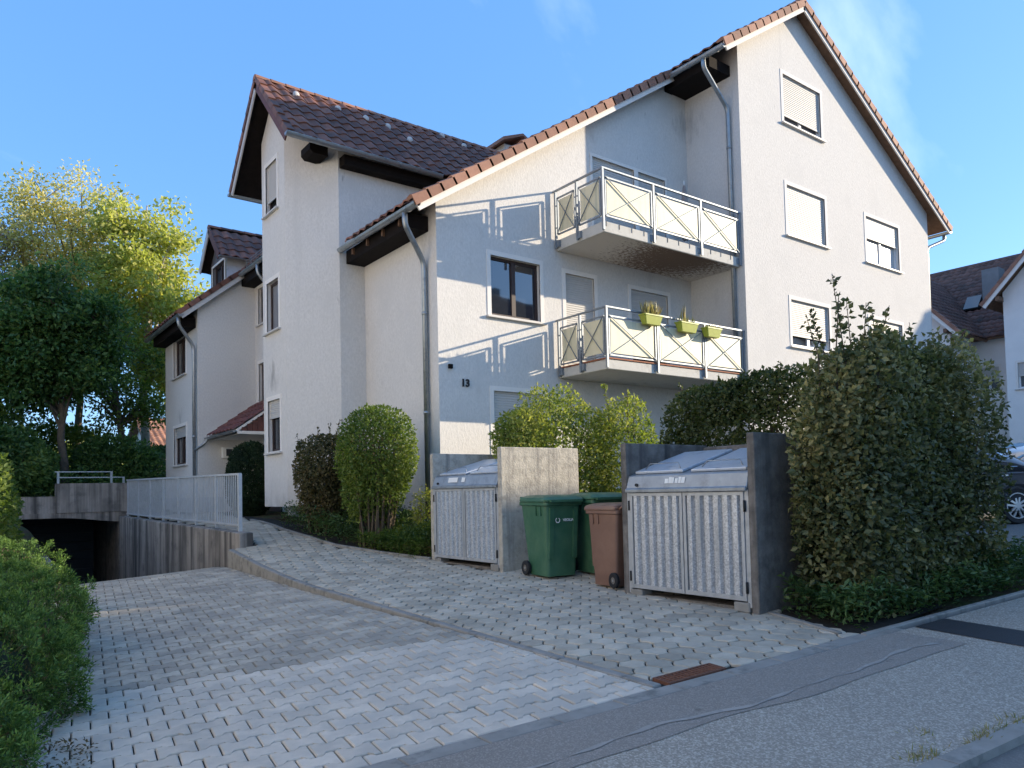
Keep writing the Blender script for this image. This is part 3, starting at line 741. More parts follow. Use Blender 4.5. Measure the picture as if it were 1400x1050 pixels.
# plinth bands (3 mm proud)
for O, U, N, a, c in (((XL, 0, 0), Y, (-1, 0, 0), YF, 14.92), ((5.7, 0, 0), Y, (-1, 0, 0), 22.0, 25.85), ((0, 22.0, 0), X, FN, 5.7, 7.31), (FO, X, FN, XL, 8.5), (WO, X, FN, XW, XR)):
    O = Vector(O)+Vector(N)*.003; wall(AB, O, U, N, [(a, BOT), (c, BOT), (c, -.01), (a, -.01)], mt='plinth', name='plinth')
b = MB(); b.box((XL-.006, 12.95, -.62), (XL-.02, 13.5, -.36)); b.build('basement_window', 'glass', AB)
# house number and wall lamps
o = link('house_number', text_mesh('13', .20, .012, True), AB); o.data.materials.append(M['number'])
o.matrix_basis = Matrix.Translation(Vector(onY(636.5, 524, YF-.016))) @ Matrix.Rotation(R(90), 4, 'X')
p = onY(615, 501, YF); MB().box((p[0]-.04, YF-.05, p[2]-.04), (p[0]+.04, YF+.01, p[2]+.04)).build('bell_camera', 'wood', AB)
p = onY(310, 619, 22.0)
l = MB().box((p[0]-.16, 21.88, p[2]-.16), (p[0]+.16, 21.99, p[2]+.16)).build('wall_lamp', 'white', AB); bevel(l, .03, 2)
MB().box((p[0]-.05, 21.865, p[2]-.1), (p[0]+.11, 21.878, p[2]+.1)).build('lamp_plate', 'door_dark', l)

# --- big roof
TH = .10
RF = MB()
def slab(m, pts, n, t):
    n = Vector(n).normalized(); m.prism([Vector(p) for p in pts], n*t)
nl = Vector((-SL, 0, 1)); nr = Vector((SR, 0, 1))
yb = 26.1; YV, YV2 = 11.62, 10.06                            # verge lines
slab(RF, [(6.87, YV, zl(6.87)), (13.95, YV, zl(13.95)), (13.95, 14.5, zl(13.95)), (6.87, 14.5, zl(6.87))], nl, TH)
slab(RF, [(13.95, YV2, zl(13.95)), (XA, YV2, ZA), (XA, yb, ZA), (13.95, yb, zl(13.95))], nl, TH)
slab(RF, [(9.4, 14.5, zl(9.4)), (13.95, 14.5, zl(13.95)), (13.95, 19, zl(13.95)), (9.4, 19, zl(9.4))], nl, TH)
slab(RF, [(10.3, 19, zl(10.3)), (13.95, 19, zl(13.95)), (13.95, yb, zl(13.95)), (10.3, yb, zl(10.3))], nl, TH)
slab(RF, [(XA, YV2, ZA), (24.95, YV2, zr(24.95)), (24.95, yb, zr(24.95)), (XA, yb, ZA)], nr, TH)
roof = RF.build('roof', 'woodlt', AB)
ul = Vector((1, 0, SL)).normalized(); ur = Vector((-1, 0, SR)).normalized()
nlu = nl.normalized(); nru = nr.normalized()
up = lambda x, y, n_, z: Vector((x, y, z)) + n_*(TH+.02)
def span_left(s):
    x = 6.8 + s*ul.x
    return (YV+.15 if x < 13.9 else YV2+.15, 14.6 if x < 9.2 else (yb if x > 10.6 else 17))
tiles(roof, up(6.80, 0, nlu, zl(6.80)), Y, ul, span_left, (XA-6.8)/ul.x-.05, 'tile')
tiles(roof, up(25.0, 0, nru, zr(25.0)), Y, ur, lambda s: (YV2+.15, yb), (25.0-XA)/(-ur.x)-.05, 'tile')
# verge: white boards and red edge tiles
def verge(x0, x1, zf, y, n_, dirx):
    b = MB(); a = Vector((x0, y-.02, zf(x0))); c = Vector((x1, y-.02, zf(x1)))
    b.prism([a + n_*(-.10), c + n_*(-.10), c + n_*(TH+.0), a + n_*(TH+.0)], (0, .035, 0)); b.build('verge_board', 'trim', roof)
    ln = (c-a).length; n = int(round(ln/.345)); d = (c-a).normalized()
    for i in range(n):
        p = a + d*(i*ln/n - .03); q = a + d*((i+1)*ln/n + .02); lift = .035
        k = MB(); yo = -.035
        def ring(pt, h):
            base = pt + Vector((0, yo, 0))
            return [base - n_*(-.005), base + n_*(.075) , base + n_*(TH+.055+h) , base + Vector((0, .05, 0)) + n_*(TH+.075+h), base + Vector((0, .20, 0)) + n_*(TH+.05+h), base + Vector((0, .20, 0)) + n_*(TH+.0+h), base + Vector((0, .03, 0)) + n_*(TH+.0+h), base + Vector((0, .03, 0)) - n_*(-.005)]
        j = random.gauss(0, .004)
        r0 = ring(p, lift+j); r1 = ring(q, 0+j)
        k.loft([r0, r1]); k.build('verge_tile', 'tile_red', roof)
verge(6.80, 13.93, zl, YV, nlu, 1)
verge(13.90, XA, zl, YV2, nlu, 1)
verge(25.0, XA, zr, YV2, nru, -1)
for i in range(46):                                           # ridge tiles
    y = YV2+.0+i*.345; 
    k = MB(); rr = [[Vector((XA+math.cos(t)*(.115+e), yy_, ZA+TH+.05+math.sin(t)*(.10+e))) for t in np.linspace(0, math.pi, 8)] for yy_, e in ((y-.02, .012), (y+.36, 0))]
    k.loft(rr, cap=True); k.build('ridge_tile', 'tile_red' if i < 2 else 'tile', roof)
# eaves: purlin/soffit boards, gutters, downpipes
def soffit(name, p, q, w_in, drop, mt='wood'):
    pass
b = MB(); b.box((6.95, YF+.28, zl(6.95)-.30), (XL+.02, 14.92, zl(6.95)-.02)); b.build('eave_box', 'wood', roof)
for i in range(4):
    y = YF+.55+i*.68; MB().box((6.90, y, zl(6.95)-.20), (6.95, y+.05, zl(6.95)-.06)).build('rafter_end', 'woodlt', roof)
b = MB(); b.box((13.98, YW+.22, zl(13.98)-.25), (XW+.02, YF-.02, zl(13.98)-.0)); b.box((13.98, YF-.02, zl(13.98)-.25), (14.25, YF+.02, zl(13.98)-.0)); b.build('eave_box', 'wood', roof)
gutter(roof, (6.80, YV-.02, zl(6.80)+.055), (6.80, 14.9, zl(6.80)+.075))
gutter(roof, (13.84, YV2-.02, zl(13.84)+.05), (13.84, YV+.02, zl(13.84)+.06), brackets=.5)
gutter(roof, (25.04, YV2-.02, zr(25.04)+.03), (25.04, yb, zr(25.04)+.03), brackets=2)
pipe(AB, [(6.80, 12.06, zl(6.8)+.01), (6.80, 12.06, zl(6.8)-.22), (7.31, 12.26, zl(6.8)-.80), (7.31, 12.26, .0)], .052, collars=(3.4, 1.5))
MB().tube([(7.31, 12.26, .0), (7.31, 12.26, -.75)], .06, 12).build('standpipe', 'rubber', AB, True)
pipe(AB, [(13.84, 10.62, zl(13.84)), (13.84, 10.62, zl(13.84)-.2), (14.66, 10.60, zl(13.84)-.95), (14.66, 10.60, -.5)], .052, collars=(7.9, 5.9, 3.6))
pipe(AB, [(25.04, 10.25, zr(25.04)-.02), (25.04, 10.25, zr(25.04)-.2), (24.2, 10.42, zr(25.04)-.55), (24.2, 10.42, -.5)], .05)

# --- tower roof (ridge along X)
TS = 1.05; ts = Vector((0, 1, TS)).normalized(); tn = Vector((0, -TS, 1)).normalized(); tsb = Vector((0, -1, TS)).normalized(); tnb = Vector((0, TS, 1)).normalized()
RX0 = 5.50; YE, YR, YE2 = 14.56, 16.38, 18.20; ze = lambda y: 9.21 - TS*abs(y-YR)
xend = lambda z: 6.87+(z-5.23)/SL
b = MB()
slab(b, [(RX0, YE, ze(YE)), (xend(ze(YE))+.3, YE, ze(YE)), (xend(9.21)+.3, YR, 9.21), (RX0, YR, 9.21)], tn, .07)
slab(b, [(RX0, YE2, ze(YE2)), (xend(ze(YE2))+.3, YE2, ze(YE2)), (xend(9.21)+.3, YR, 9.21), (RX0, YR, 9.21)], tnb, .07)
troof = b.build('tower_roof', 'wood', AB)
tiles(troof, Vector((0, YE-.06, ze(YE-.06))) + tn*.085, X, ts, lambda s: (RX0+.10, xend(ze(YE)+s*ts.z)+.25), (YR-YE+.06)/ts.y-.1, 'tile', nobj=300)
tiles(troof, Vector((0, YE2+.06, ze(YE2+.06))) + tnb*.085, X, tsb, lambda s: (RX0+.10, xend(ze(YE)+s*ts.z)+.25), (YE2-YR+.06)/ts.y-.1, 'tile')
for sgn, n_, sd, ye in ((1, tn, ts, YE), (-1, tnb, tsb, YE2)):
    a = Vector((RX0, ye, ze(ye))); c = Vector((RX0, YR, 9.21)); ln = (c-a).length
    bb = MB(); bb.prism([a-n_*.12, c-n_*.12, c+n_*.08, a+n_*.08], (.03, 0, 0)); bb.build('verge_board', 'shutter_g' if sgn < 0 else 'woodred', troof)
    for i in range(7):
        p = a+sd*(ln*i/7-.02); q = a+sd*(ln*(i+1)/7+.01); k = MB()
        f = lambda pt, h: [pt+Vector((-.02, 0, 0))+n_*.02, pt+Vector((-.02, 0, 0))+n_*(.125+h), pt+Vector((.14, 0, 0))+n_*(.125+h), pt+Vector((.14, 0, 0))+n_*(.10+h), pt+Vector((.012, 0, 0))+n_*(.09+h), pt+Vector((.012, 0, 0))+n_*.02]
        k.loft([f(p, .03), f(q, 0)]); k.build('verge_tile', 'tile', troof)
for i in range(21):
    x = RX0-.02+i*.345
    k = MB(); k.loft([[Vector((xx, YR+math.cos(t)*(.11+e), 9.21+.07+math.sin(t)*(.095+e))) for t in np.linspace(0, math.pi, 8)] for xx, e in ((x, .012), (x+.37, 0))]); k.build('ridge_tile', 'tile_red', troof)
gutter(troof, (5.46, YE-.09, ze(YE)+.02), (9.15, YE-.09, ze(YE)-.01), brackets=.8)
gutter(troof, (5.46, YE2+.09, ze(YE2)+.02), (9.15, YE2+.09, ze(YE2)-.01), brackets=2)
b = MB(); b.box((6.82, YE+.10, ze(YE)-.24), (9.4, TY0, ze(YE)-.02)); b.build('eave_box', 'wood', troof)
b = MB(); b.prism([(6.10, 14.78, 7.34), (6.10, 14.78, 7.26), (6.17, 14.78, 7.19), (6.50, 14.78, 7.19), (6.50, 14.78, 7.40), (6.10, 14.78, 7.40)], (0, .5, 0)); b.build('purlin_end', 'wood', troof)
for u, v in ((403, 137), (460, 156), (498, 169), (528, 180), (558, 198), (602, 192), (632, 206)):
    d = ray(u, v); t = (9.21 - TS*YR)/(d[2]-TS*d[1]); p = Vector(d*t) + tn*.12
    MB().sphere(p, (.085, .05, .085), 10, 6).build('roof_vent', 'sill', troof, True)

# --- rear roof, dormer, canopy
b = MB(); nb_ = Vector((-BS, 0, 1)).normalized()
slab(b, [(5.25, 21.78, BZ0), (10.2, 21.78, bz(10.2)), (10.2, 26.1, bz(10.2)), (5.25, 26.1, BZ0)], nb_, .09)
slab(b, [(6.87, 17.9, bz(6.87)), (9.8, 17.9, bz(9.8)), (9.8, 21.78, bz(9.8)), (6.87, 21.78, bz(6.87))], nb_, .09)
rroof = b.build('rear_roof', 'wood', AB)
ub = Vector((1, 0, BS)).normalized()
tiles(rroof, Vector((5.2, 0, bz(5.2)))+nb_*.11, Y, ub, lambda s: (21.9 if 5.2+s*ub.x < 6.85 else 18.0, 26.1), 4.6/ub.x, 'tile')
a = Vector((5.2, 21.76, bz(5.2))); c = Vector((6.9, 21.76, bz(6.9)))
b = MB(); b.prism([a-nb_*.08, c-nb_*.08, c+nb_*.09, a+nb_*.09], (0, .03, 0)); b.build('verge_board', 'shutter', rroof)
ln = (c-a).length
for i in range(6):
    p = a+ub*(ln*i/6-.02); q = a+ub*(ln*(i+1)/6+.02); k = MB()
    f = lambda pt, h: [pt+Vector((0, -.02, 0))+nb_*.04, pt+Vector((0, -.02, 0))+nb_*(.15+h), pt+Vector((0, .16, 0))+nb_*(.15+h), pt+Vector((0, .16, 0))+nb_*(.10+h)]
    k.loft([f(p, .03), f(q, 0)]); k.build('verge_tile', 'tile', rroof)
gutter(rroof, (5.19, 21.74, bz(5.2)+.05), (5.19, 26.1, bz(5.2)+.05), brackets=1)
gutter(rroof, (6.83, 18.0, bz(6.83)+.04), (6.83, 22.0, bz(6.83)+.06), brackets=.7)
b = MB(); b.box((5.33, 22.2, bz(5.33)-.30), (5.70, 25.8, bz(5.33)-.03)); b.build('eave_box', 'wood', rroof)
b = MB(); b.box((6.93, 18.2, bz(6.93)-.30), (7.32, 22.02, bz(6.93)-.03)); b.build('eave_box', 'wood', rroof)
pipe(AB, [(5.19, 22.0, bz(5.2)), (5.19, 22.0, bz(5.2)-.2), (5.62, 22.12, bz(5.2)-.75), (5.62, 22.12, -.9)], .05, collars=(1.7,))
pipe(AB, [(6.83, 20.3, bz(6.83)), (6.83, 20.3, bz(6.83)-.25), (7.24, 20.3, bz(6.83)-.7), (7.24, 20.3, 2.7)], .05)
# small snow guard above the gutter
b = MB()
for dz in (.08, .16, .24): b.tube([(6.98, 18.3, bz(6.98)+dz+.1), (6.98, 21.7, bz(6.98)+dz+.1)], .008, 5)
for y in np.linspace(18.3, 21.7, 9): b.tube([(6.98, y, bz(6.98)+.1), (6.98, y, bz(6.98)+.36)], .008, 5)
b.build('snow_guard', 'galv', rroof)
# dormer
DX, DY0, DY1, DYR, DZR = 6.72, 22.72, 24.36, 23.54, 8.16
ds = Vector((0, 1, 1.05)).normalized(); dn = Vector((0, -1.05, 1)).normalized(); dsb = Vector((0, -1, 1.05)).normalized(); dnb = Vector((0, 1.05, 1)).normalized()
dz = lambda y: DZR - 1.05*abs(y-DYR)
hs = [window(AB, (DX, 0, 0), Y, (-1, 0, 0), 22.86, 24.22, bz(DX)+.12, 7.22, mull=1, sill=False, trim=.07)]
wall(AB, (DX, 0, 0), Y, (-1, 0, 0), [(DY0, bz(DX)), (DY1, bz(DX)), (DY1, dz(DY1)-.05), (DYR, DZR-.05), (DY0, dz(DY0)-.05)], hs, mt='glass_grey', name='dormer_front')
xe = BX0+(dz(DY0)-BZ0)/BS
for y, N in ((DY0, FN), (DY1, (0, 1, 0))):
    wall(AB, (0, y, 0), X, N, [(DX, bz(DX)), (xe+.2, dz(DY0)), (DX, dz(DY0)-.05)], mt='lid', name='dormer_cheek')
b = MB(); xr = BX0+(DZR-BZ0)/BS
slab(b, [(DX-.28, DY0-.2, dz(DY0-.2)), (xe, DY0-.2, dz(DY0-.2)), (xr, DYR, DZR), (DX-.28, DYR, DZR)], dn, .06)
slab(b, [(DX-.28, DY1+.2, dz(DY1+.2)), (xe, DY1+.2, dz(DY1+.2)), (xr, DYR, DZR), (DX-.28, DYR, DZR)], dnb, .06)
droof = b.build('dormer_roof', 'wood', AB)
tiles(droof, Vector((0, DY0-.24, dz(DY0-.24)))+dn*.07, X, ds, lambda s: (DX-.26, xe+(xr-xe)*s/1.5), 1.42, 'tile', nobj=60)
tiles(droof, Vector((0, DY1+.24, dz(DY1+.24)))+dnb*.07, X, dsb, lambda s: (DX-.26, xe+(xr-xe)*s/1.5), 1.42, 'tile')
for n_, ye, col in ((dn, DY0-.2, 'woodred'), (dnb, DY1+.2, 'shutter_g')):
    a = Vector((DX-.3, ye, dz(ye))); c = Vector((DX-.3, DYR, DZR)); MB().prism([a-n_*.1, c-n_*.1, c+n_*.12, a+n_*.12], (.03, 0, 0)).build('verge_board', col, droof)
for i in range(7):
    x = DX-.3+i*.36; MB().loft([[Vector((xx, DYR+math.cos(t)*(.11+e), DZR+.06+math.sin(t)*(.09+e))) for t in np.linspace(0, math.pi, 7)] for xx, e in ((x, .012), (x+.38, 0))]).build('ridge_tile', 'tile', droof)
gutter(droof, (DX-.3, DY0-.27, dz(DY0-.2)+.0), (xe, DY0-.27, dz(DY0-.2)), .05)
# small second dormer peeping over the verge
p = onY(680, 209, 18.5)
b = MB(); b.box((p[0]-.1, 18.0, zl(p[0])-.3), (p[0]+1.2, 19.4, p[2]+.08)); o = b.build('rear_dormer', 'trim', AB)
q = onY(694, 198, 18.5); slab(MB(), [], (0, 0, 1), 0) if False else None
b = MB(); b.prism([(p[0]-.35, 17.7, p[2]+.02), (q[0]+.0, 17.7, q[2]-.03), (q[0], 17.7, q[2]+.05), (p[0]-.35, 17.7, p[2]+.12)], (0, 2.0, 0)); b.prism([(q[0], 17.7, q[2]-.03), (q[0]+.9, 17.7, p[2]-.15), (q[0]+.9, 17.7, p[2]-.05), (q[0], 17.7, q[2]+.05)], (0, 2.0, 0)); b.build('dormer_cap', 'tile_red', o)
# entrance canopy
cz0, cz1 = 1.66, 2.58; cx0, cx1 = 6.0, 7.31; cy0, cy1 = 19.5, 22.0; cs = (cz1-cz0)/(cx1-cx0)
cn = Vector((-cs, 0, 1)).normalized(); cu = Vector((1, 0, cs)).normalized()
b = MB(); slab(b, [(cx0, cy0, cz0), (cx1, cy0, cz1), (cx1, cy1, cz1), (cx0, cy1, cz0)], cn, .06); croof = b.build('entrance_canopy', 'trim', AB)
tiles(croof, Vector((cx0-.04, 0, cz0-.03))+cn*.08, Y, cu, lambda s: (cy0, cy1-.05), 1.55, 'tile_canopy', nobj=60)
for i in range(9):
    x = cx0+.12+i*.135; MB().box((x, cy0-.02, cz0+.02), (x+.128, cy0+.004, cz0+cs*(x-cx0)-.01+.04)).build('board', 'woodred', croof)
MB().prism([(cx0, cy0-.03, cz0-.06), (cx1, cy0-.03, cz0-.06), (cx1, cy0-.03, cz0+.02), (cx0, cy0-.03, cz0+.02)], (0, .05, 0)).build('fascia', 'trim', croof)
b = MB(); b.box((cx0+.1, cy0+.05, cz0-.05), (cx1, cy1, cz0-.02)); b.build('ceiling', 'trim', croof)
gutter(croof, (cx0-.09, cy0-.03, cz0+.02), (cx0-.09, cy1, cz0+.0), .055)
pipe(croof, [(cx0-.09, 21.85, cz0-.03), (cx0-.12, 21.9, cz0-.12), (5.62, 22.05, cz0-.35)], .035, 'drain_pipe')
MB().box((7.27, 19.9, -.55), (7.30, 20.95, 1.55)).build('entrance_door', 'frame_br', AB)

# --- balconies
def balcony(zs, zt, zrail, name_mt, under):
    f0 = 10.42; x0, x1 = 10.36, XW-.004
    b = MB(); b.box((x0, f0+.04, zs), (x1, YF-.004, zt)); bal = bevel(b.build('balcony', name_mt, AB), .012, 1)
    b = MB(); b.add([(x0+.03, f0+.07, zs-.003), (x1-.03, f0+.07, zs-.003), (x1-.03, YF-.02, zs-.003), (x0+.03, YF-.02, zs-.003)], [(3, 2, 1, 0)]); b.build('underside', under, bal)
    if under == 'slab':
        b = MB(); b.box((x0-.02, f0+.015, zt+.002), (x1, f0+.26, zt+.028)); b.box((x0-.02, f0+.262, zt+.002), (x0+.24, YF-.01, zt+.028)); b.build('edge_tiles', 'terra', bal)
    else:
        b = MB()
        for i in range(12): b.box((x0+.06+i*.36, f0+.032, zs+.12), (x0+.075+i*.36, f0+.042, zt))
        b.build('drip_marks', 'conc', bal, kind='stuff')
    pw = .045; fx = [10.31, 11.77, 13.30, 14.69]; fy = [f0, 11.18, 11.84]
    def post(x, y): MB().box((x-pw/2, y-pw/2, zs+.02), (x+pw/2, y+pw/2, zrail)).build('post', 'galv', bal)
    for x in fx: post(x, f0)
    for y in fy[1:]: post(fx[0], y)
    for x in fx[1:]: MB().box((x-.09, f0+.02, zs+.05), (x-.02, f0+.10, zs+.19)).build('post_bracket', 'galv', bal)
    for y in fy[1:]: MB().box((fx[0]-.01, y-.09, zs+.05), (fx[0]+.06, y-.02, zs+.19)).build('post_bracket', 'galv', bal)
    r_ = MB(); r_.beam((fx[0]-.03, f0, zrail+.015), (fx[-1]+.05, f0, zrail+.015), .05, .03); r_.build('handrail', 'galv', bal)
    r_ = MB(); r_.beam((fx[0], f0+.026, zrail+.015), (fx[0], YF-.005, zrail+.015), .05, .03); r_.build('handrail', 'galv', bal)
    za, zb = zrail-.93, zrail-.16
    def pan(a, c, outn):
        a = Vector(a); c = Vector(c); d = (c-a).normalized(); n = Vector(outn); a2 = a+d*.065; c2 = c-d*.065
        fr = MB()
        A, B, Cc, Dd = [Vector((p.x, p.y, z)) for p, z in ((a2, za), (c2, za), (c2, zb), (a2, zb))]
        for p, q in ((A, B), (B, Cc), (Cc, Dd), (Dd, A)): fr.beam(p, q, .03, .03, n)
        pf = fr.build('panel_frame', 'galv', bal)
        o_ = n*.018
        fr = MB(); fr.beam(A+o_, Cc+o_, .008, .022, n); fr.beam(B+o_*1.5, Dd+o_*1.5, .008, .022, n); fr.build('cross_brace', 'galv', pf)
        e = d*.045; z_ = Z3*.045
        MB().prism([A+e+z_, B-e+z_, Cc-e-z_, Dd+e-z_], n*-.008).build('infill_panel', 'panel', pf)
        for z in (za+.15, zb-.15):
            for p, s_ in ((a, 1), (c, -1)): MB().beam(Vector((p.x, p.y, z)), Vector((p.x, p.y, z))+d*s_*.065, .02, .02).build('clip', 'galv', pf)
    for i in range(3): pan((fx[i], f0, 0), (fx[i+1], f0, 0), (0, -1, 0))
    for i in range(2): pan((fx[0], fy[i], 0), (fx[0], fy[i+1], 0), (-1, 0, 0))
    return bal
balcony(5.05, 5.27, 6.29, 'slab', 'soffit')
balcony(2.33, 2.53, 3.53, 'slab', 'slab')
# unseen sheet added to close the roof space so that no light leaks in
b = MB(); b.add([(9.6, TY0+.01, 5), (9.6, 18, 5), (9.6, 18, 8.9), (9.6, TY0+.01, 7.0)], [(0, 1, 2, 3)]); b.build('light_block_sheet', 'plaster', AB)

# ------------------------------------------------------------------ bin shelters
def shelter(name, label, y0, y1, conc_side, seed, conc_in='conc_shel', conc_left=None):
    """open concrete box facing -X: two side walls and back, corrugated doors, hinged hood; y0 is the end towards the street"""
    rs = random.Random(seed)
    x0, x1 = 6.2, 7.66; zb = zpath(x0, (y0+y1)/2); zt = zb+1.72; t = .085
    o = wthing(name, label, 'bin shelter', (6.9, (y0+y1)/2, zb), group='concrete bin shelters along the path')
    for y, s_, mt in ((y0, 1, conc_side), (y1, -1, conc_left or conc_side)):
        ya, yb_ = sorted((y, y+s_*t)); bevel(MB().box((x0, ya, zb-.1), (x1, yb_, zt)).build('side_wall', mt, o), .012, 2)
    bevel(MB().box((x1-.09, y0+t, zb-.1), (x1-.002, y1-t, zt-.025)).build('back_wall', conc_in, o), .015, 2)
    MB().box((x0+.05, y0+t, zb-.1), (x1-.09, y1-t, zb+.02)).build('floor', 'conc_dark', o)
    for y in (y0+t+.02, y1-t-.20): bevel(MB().box((x0-.01, y, zb-.02), (x0+.16, y+.18, zb+.075)).build('foot_block', 'edging', o), .008, 1)
    # galvanised frame
    fx = x0+.004
    zh = zb+1.17
    for y in (y0+t, y1-t-.045): MB().box((fx, y, zb+.03), (fx+.05, y+.045, zh)).build('door_post', 'galv_door', o)
    ym = (y0+y1)/2; ya, yc = y0+t+.05, y1-t-.05
    for a, c, hy_ in ((ya, ym-.006, ya), (ym+.006, yc, yc)):
        d = MB(); fw = .035
        d.box((fx-.012, a, zb+.09), (fx+.03, a+fw, zh-.02)); d.box((fx-.012, c-fw, zb+.09), (fx+.03, c, zh-.02)); d.box((fx-.012, a+fw, zb+.09), (fx+.03, c-fw, zb+.135)); d.box((fx-.012, a+fw, zh-.055), (fx+.03, c-fw, zh-.02))
        dr = d.build('door', 'galv_door', o)
        # corrugated sheet: trapezoid ribs
        prof = []; y = a+fw; w_ = c-a-2*fw; n = 6; p = w_/n
        for k in range(n): prof += [(y+k*p, .026), (y+k*p+p*.20, .026), (y+k*p+p*.36, -.016), (y+k*p+p*.80, -.016), (y+k*p+p*.96, .026)]
        prof.append((y+w_, .026)); V = []
        for z in (zb+.135, zh-.055): V += [(fx+.006+dx, yy_, z) for yy_, dx in prof]
        m_ = len(prof); sh = MB(); sh.add(V, [(i, i+1, m_+i+1, m_+i) for i in range(m_-1)]); sh.build('corrugated_sheet', 'spangle', dr, fix=False)
        s_ = 1 if hy_ == ya else -1
        for z in (zb+.22, zh-.16): MB().tube([(fx-.012, hy_-s_*.012, z-.055), (fx-.012, hy_-s_*.012, z+.055)], .013, 8).build('hinge', 'rubber', dr, True)
    # hood: lip, upright, slope
    ha, hc = y0+t+.004, y1-t-.004
    pr = [(x0-.035, zh-.015), (x0-.035, zh+.025), (x0-.012, zh+.03), (x0+.03, zh+.17), (x1-.44, zh+.44), (x1-.10, zh+.443), (x1-.10, zh+.43), (x1-.44, zh+.425), (x0+.045, zh+.15), (x0+.0, zh+.01), (x0-.02, zh-.015)]
    hd = MB().prism([(x, ha, z) for x, z in pr], (0, hc-ha, 0)).build('hood', 'hood', o); bevel(hd, .006, 1)
    b = MB()
    for y in (ha, hc-.004): b.prism([(x0+.0, y, zh), (x0+.035, y, zh+.16), (x1-.44, y, zh+.43), (x1-.12, y, zh+.43), (x1-.12, y, zh)], (0, .004, 0))
    b.build('hood_end', 'hood', hd)
    a = Vector((x0+.03, 0, zh+.17)); c = Vector((x1-.44, 0, zh+.44)); sd = (c-a).normalized(); n = Vector((-sd.z, 0, sd.x))
    Lh = (c-a).length; wd = (hc-ha)/2
    for k in range(2):
        ya_, yb_ = ha+.07+k*(wd-.005), ha+k*(wd-.005)+wd-.045
        q = [a+sd*.07+n*.004, a+sd*(Lh-.05)+n*.004]
        P4 = [Vector((q[0].x, ya_, q[0].z)), Vector((q[0].x, yb_, q[0].z)), Vector((q[1].x, yb_, q[1].z)), Vector((q[1].x, ya_, q[1].z))]
        fl = bevel(MB().prism(P4, n*.03).build('lid', 'lid', hd), .008, 2)
        g0 = a+sd*.15+n*.034; g1 = g0+n*.05+sd*.02
        pts = [(g0.x, ya_+.09, g0.z), (g1.x+.02, ya_+.14, g1.z+.01), (g1.x+.02, yb_-.14, g1.z+.01), (g0.x, yb_-.09, g0.z)]
        MB().tube(pts, .007, 6).build('handle', 'zinc', fl, True)
    MB().tube([(x0-.022, hc-.16, zh+.07), (x0+.01, hc-.16, zh+.065)], .018, 10).build('lock', 'rubber', hd)
    def sticker(yc_, w_, h_, mt='white'):
        p0 = Vector((x0-.012, 0, zh+.03)); p1 = Vector((x0+.03, 0, zh+.19)); s2 = (p1-p0).normalized(); n2 = Vector((-s2.z, 0, s2.x)); m0 = p0+s2*.05+n2*.003
        V = [m0+Vector((0, yc_, 0)), m0+Vector((0, yc_-w_, 0)), m0+s2*h_+Vector((0, yc_-w_, 0)), m0+s2*h_+Vector((0, yc_, 0))]
        MB().prism(V, n2*.002).build('sticker', mt, hd)
    if seed == 1: sticker(ym+.42, .26, .075); sticker(ym+.05, .09, .07)
    else:
        for k in range(6): sticker(ym+.23-k*.045+rs.uniform(0, .01), rs.uniform(.025, .05), rs.uniform(.05, .075))
    return o
shelter('bin_shelter', 'pale concrete bin shelter with corrugated zinc doors, standing beside the house downpipe', 8.42, 10.33, 'conc_shel', 1)
shelter('bin_shelter', 'dark weathered concrete bin shelter with corrugated zinc doors beside the tall dark hedge', 4.32, 6.10, 'conc_dark', 2, 'conc_dark')

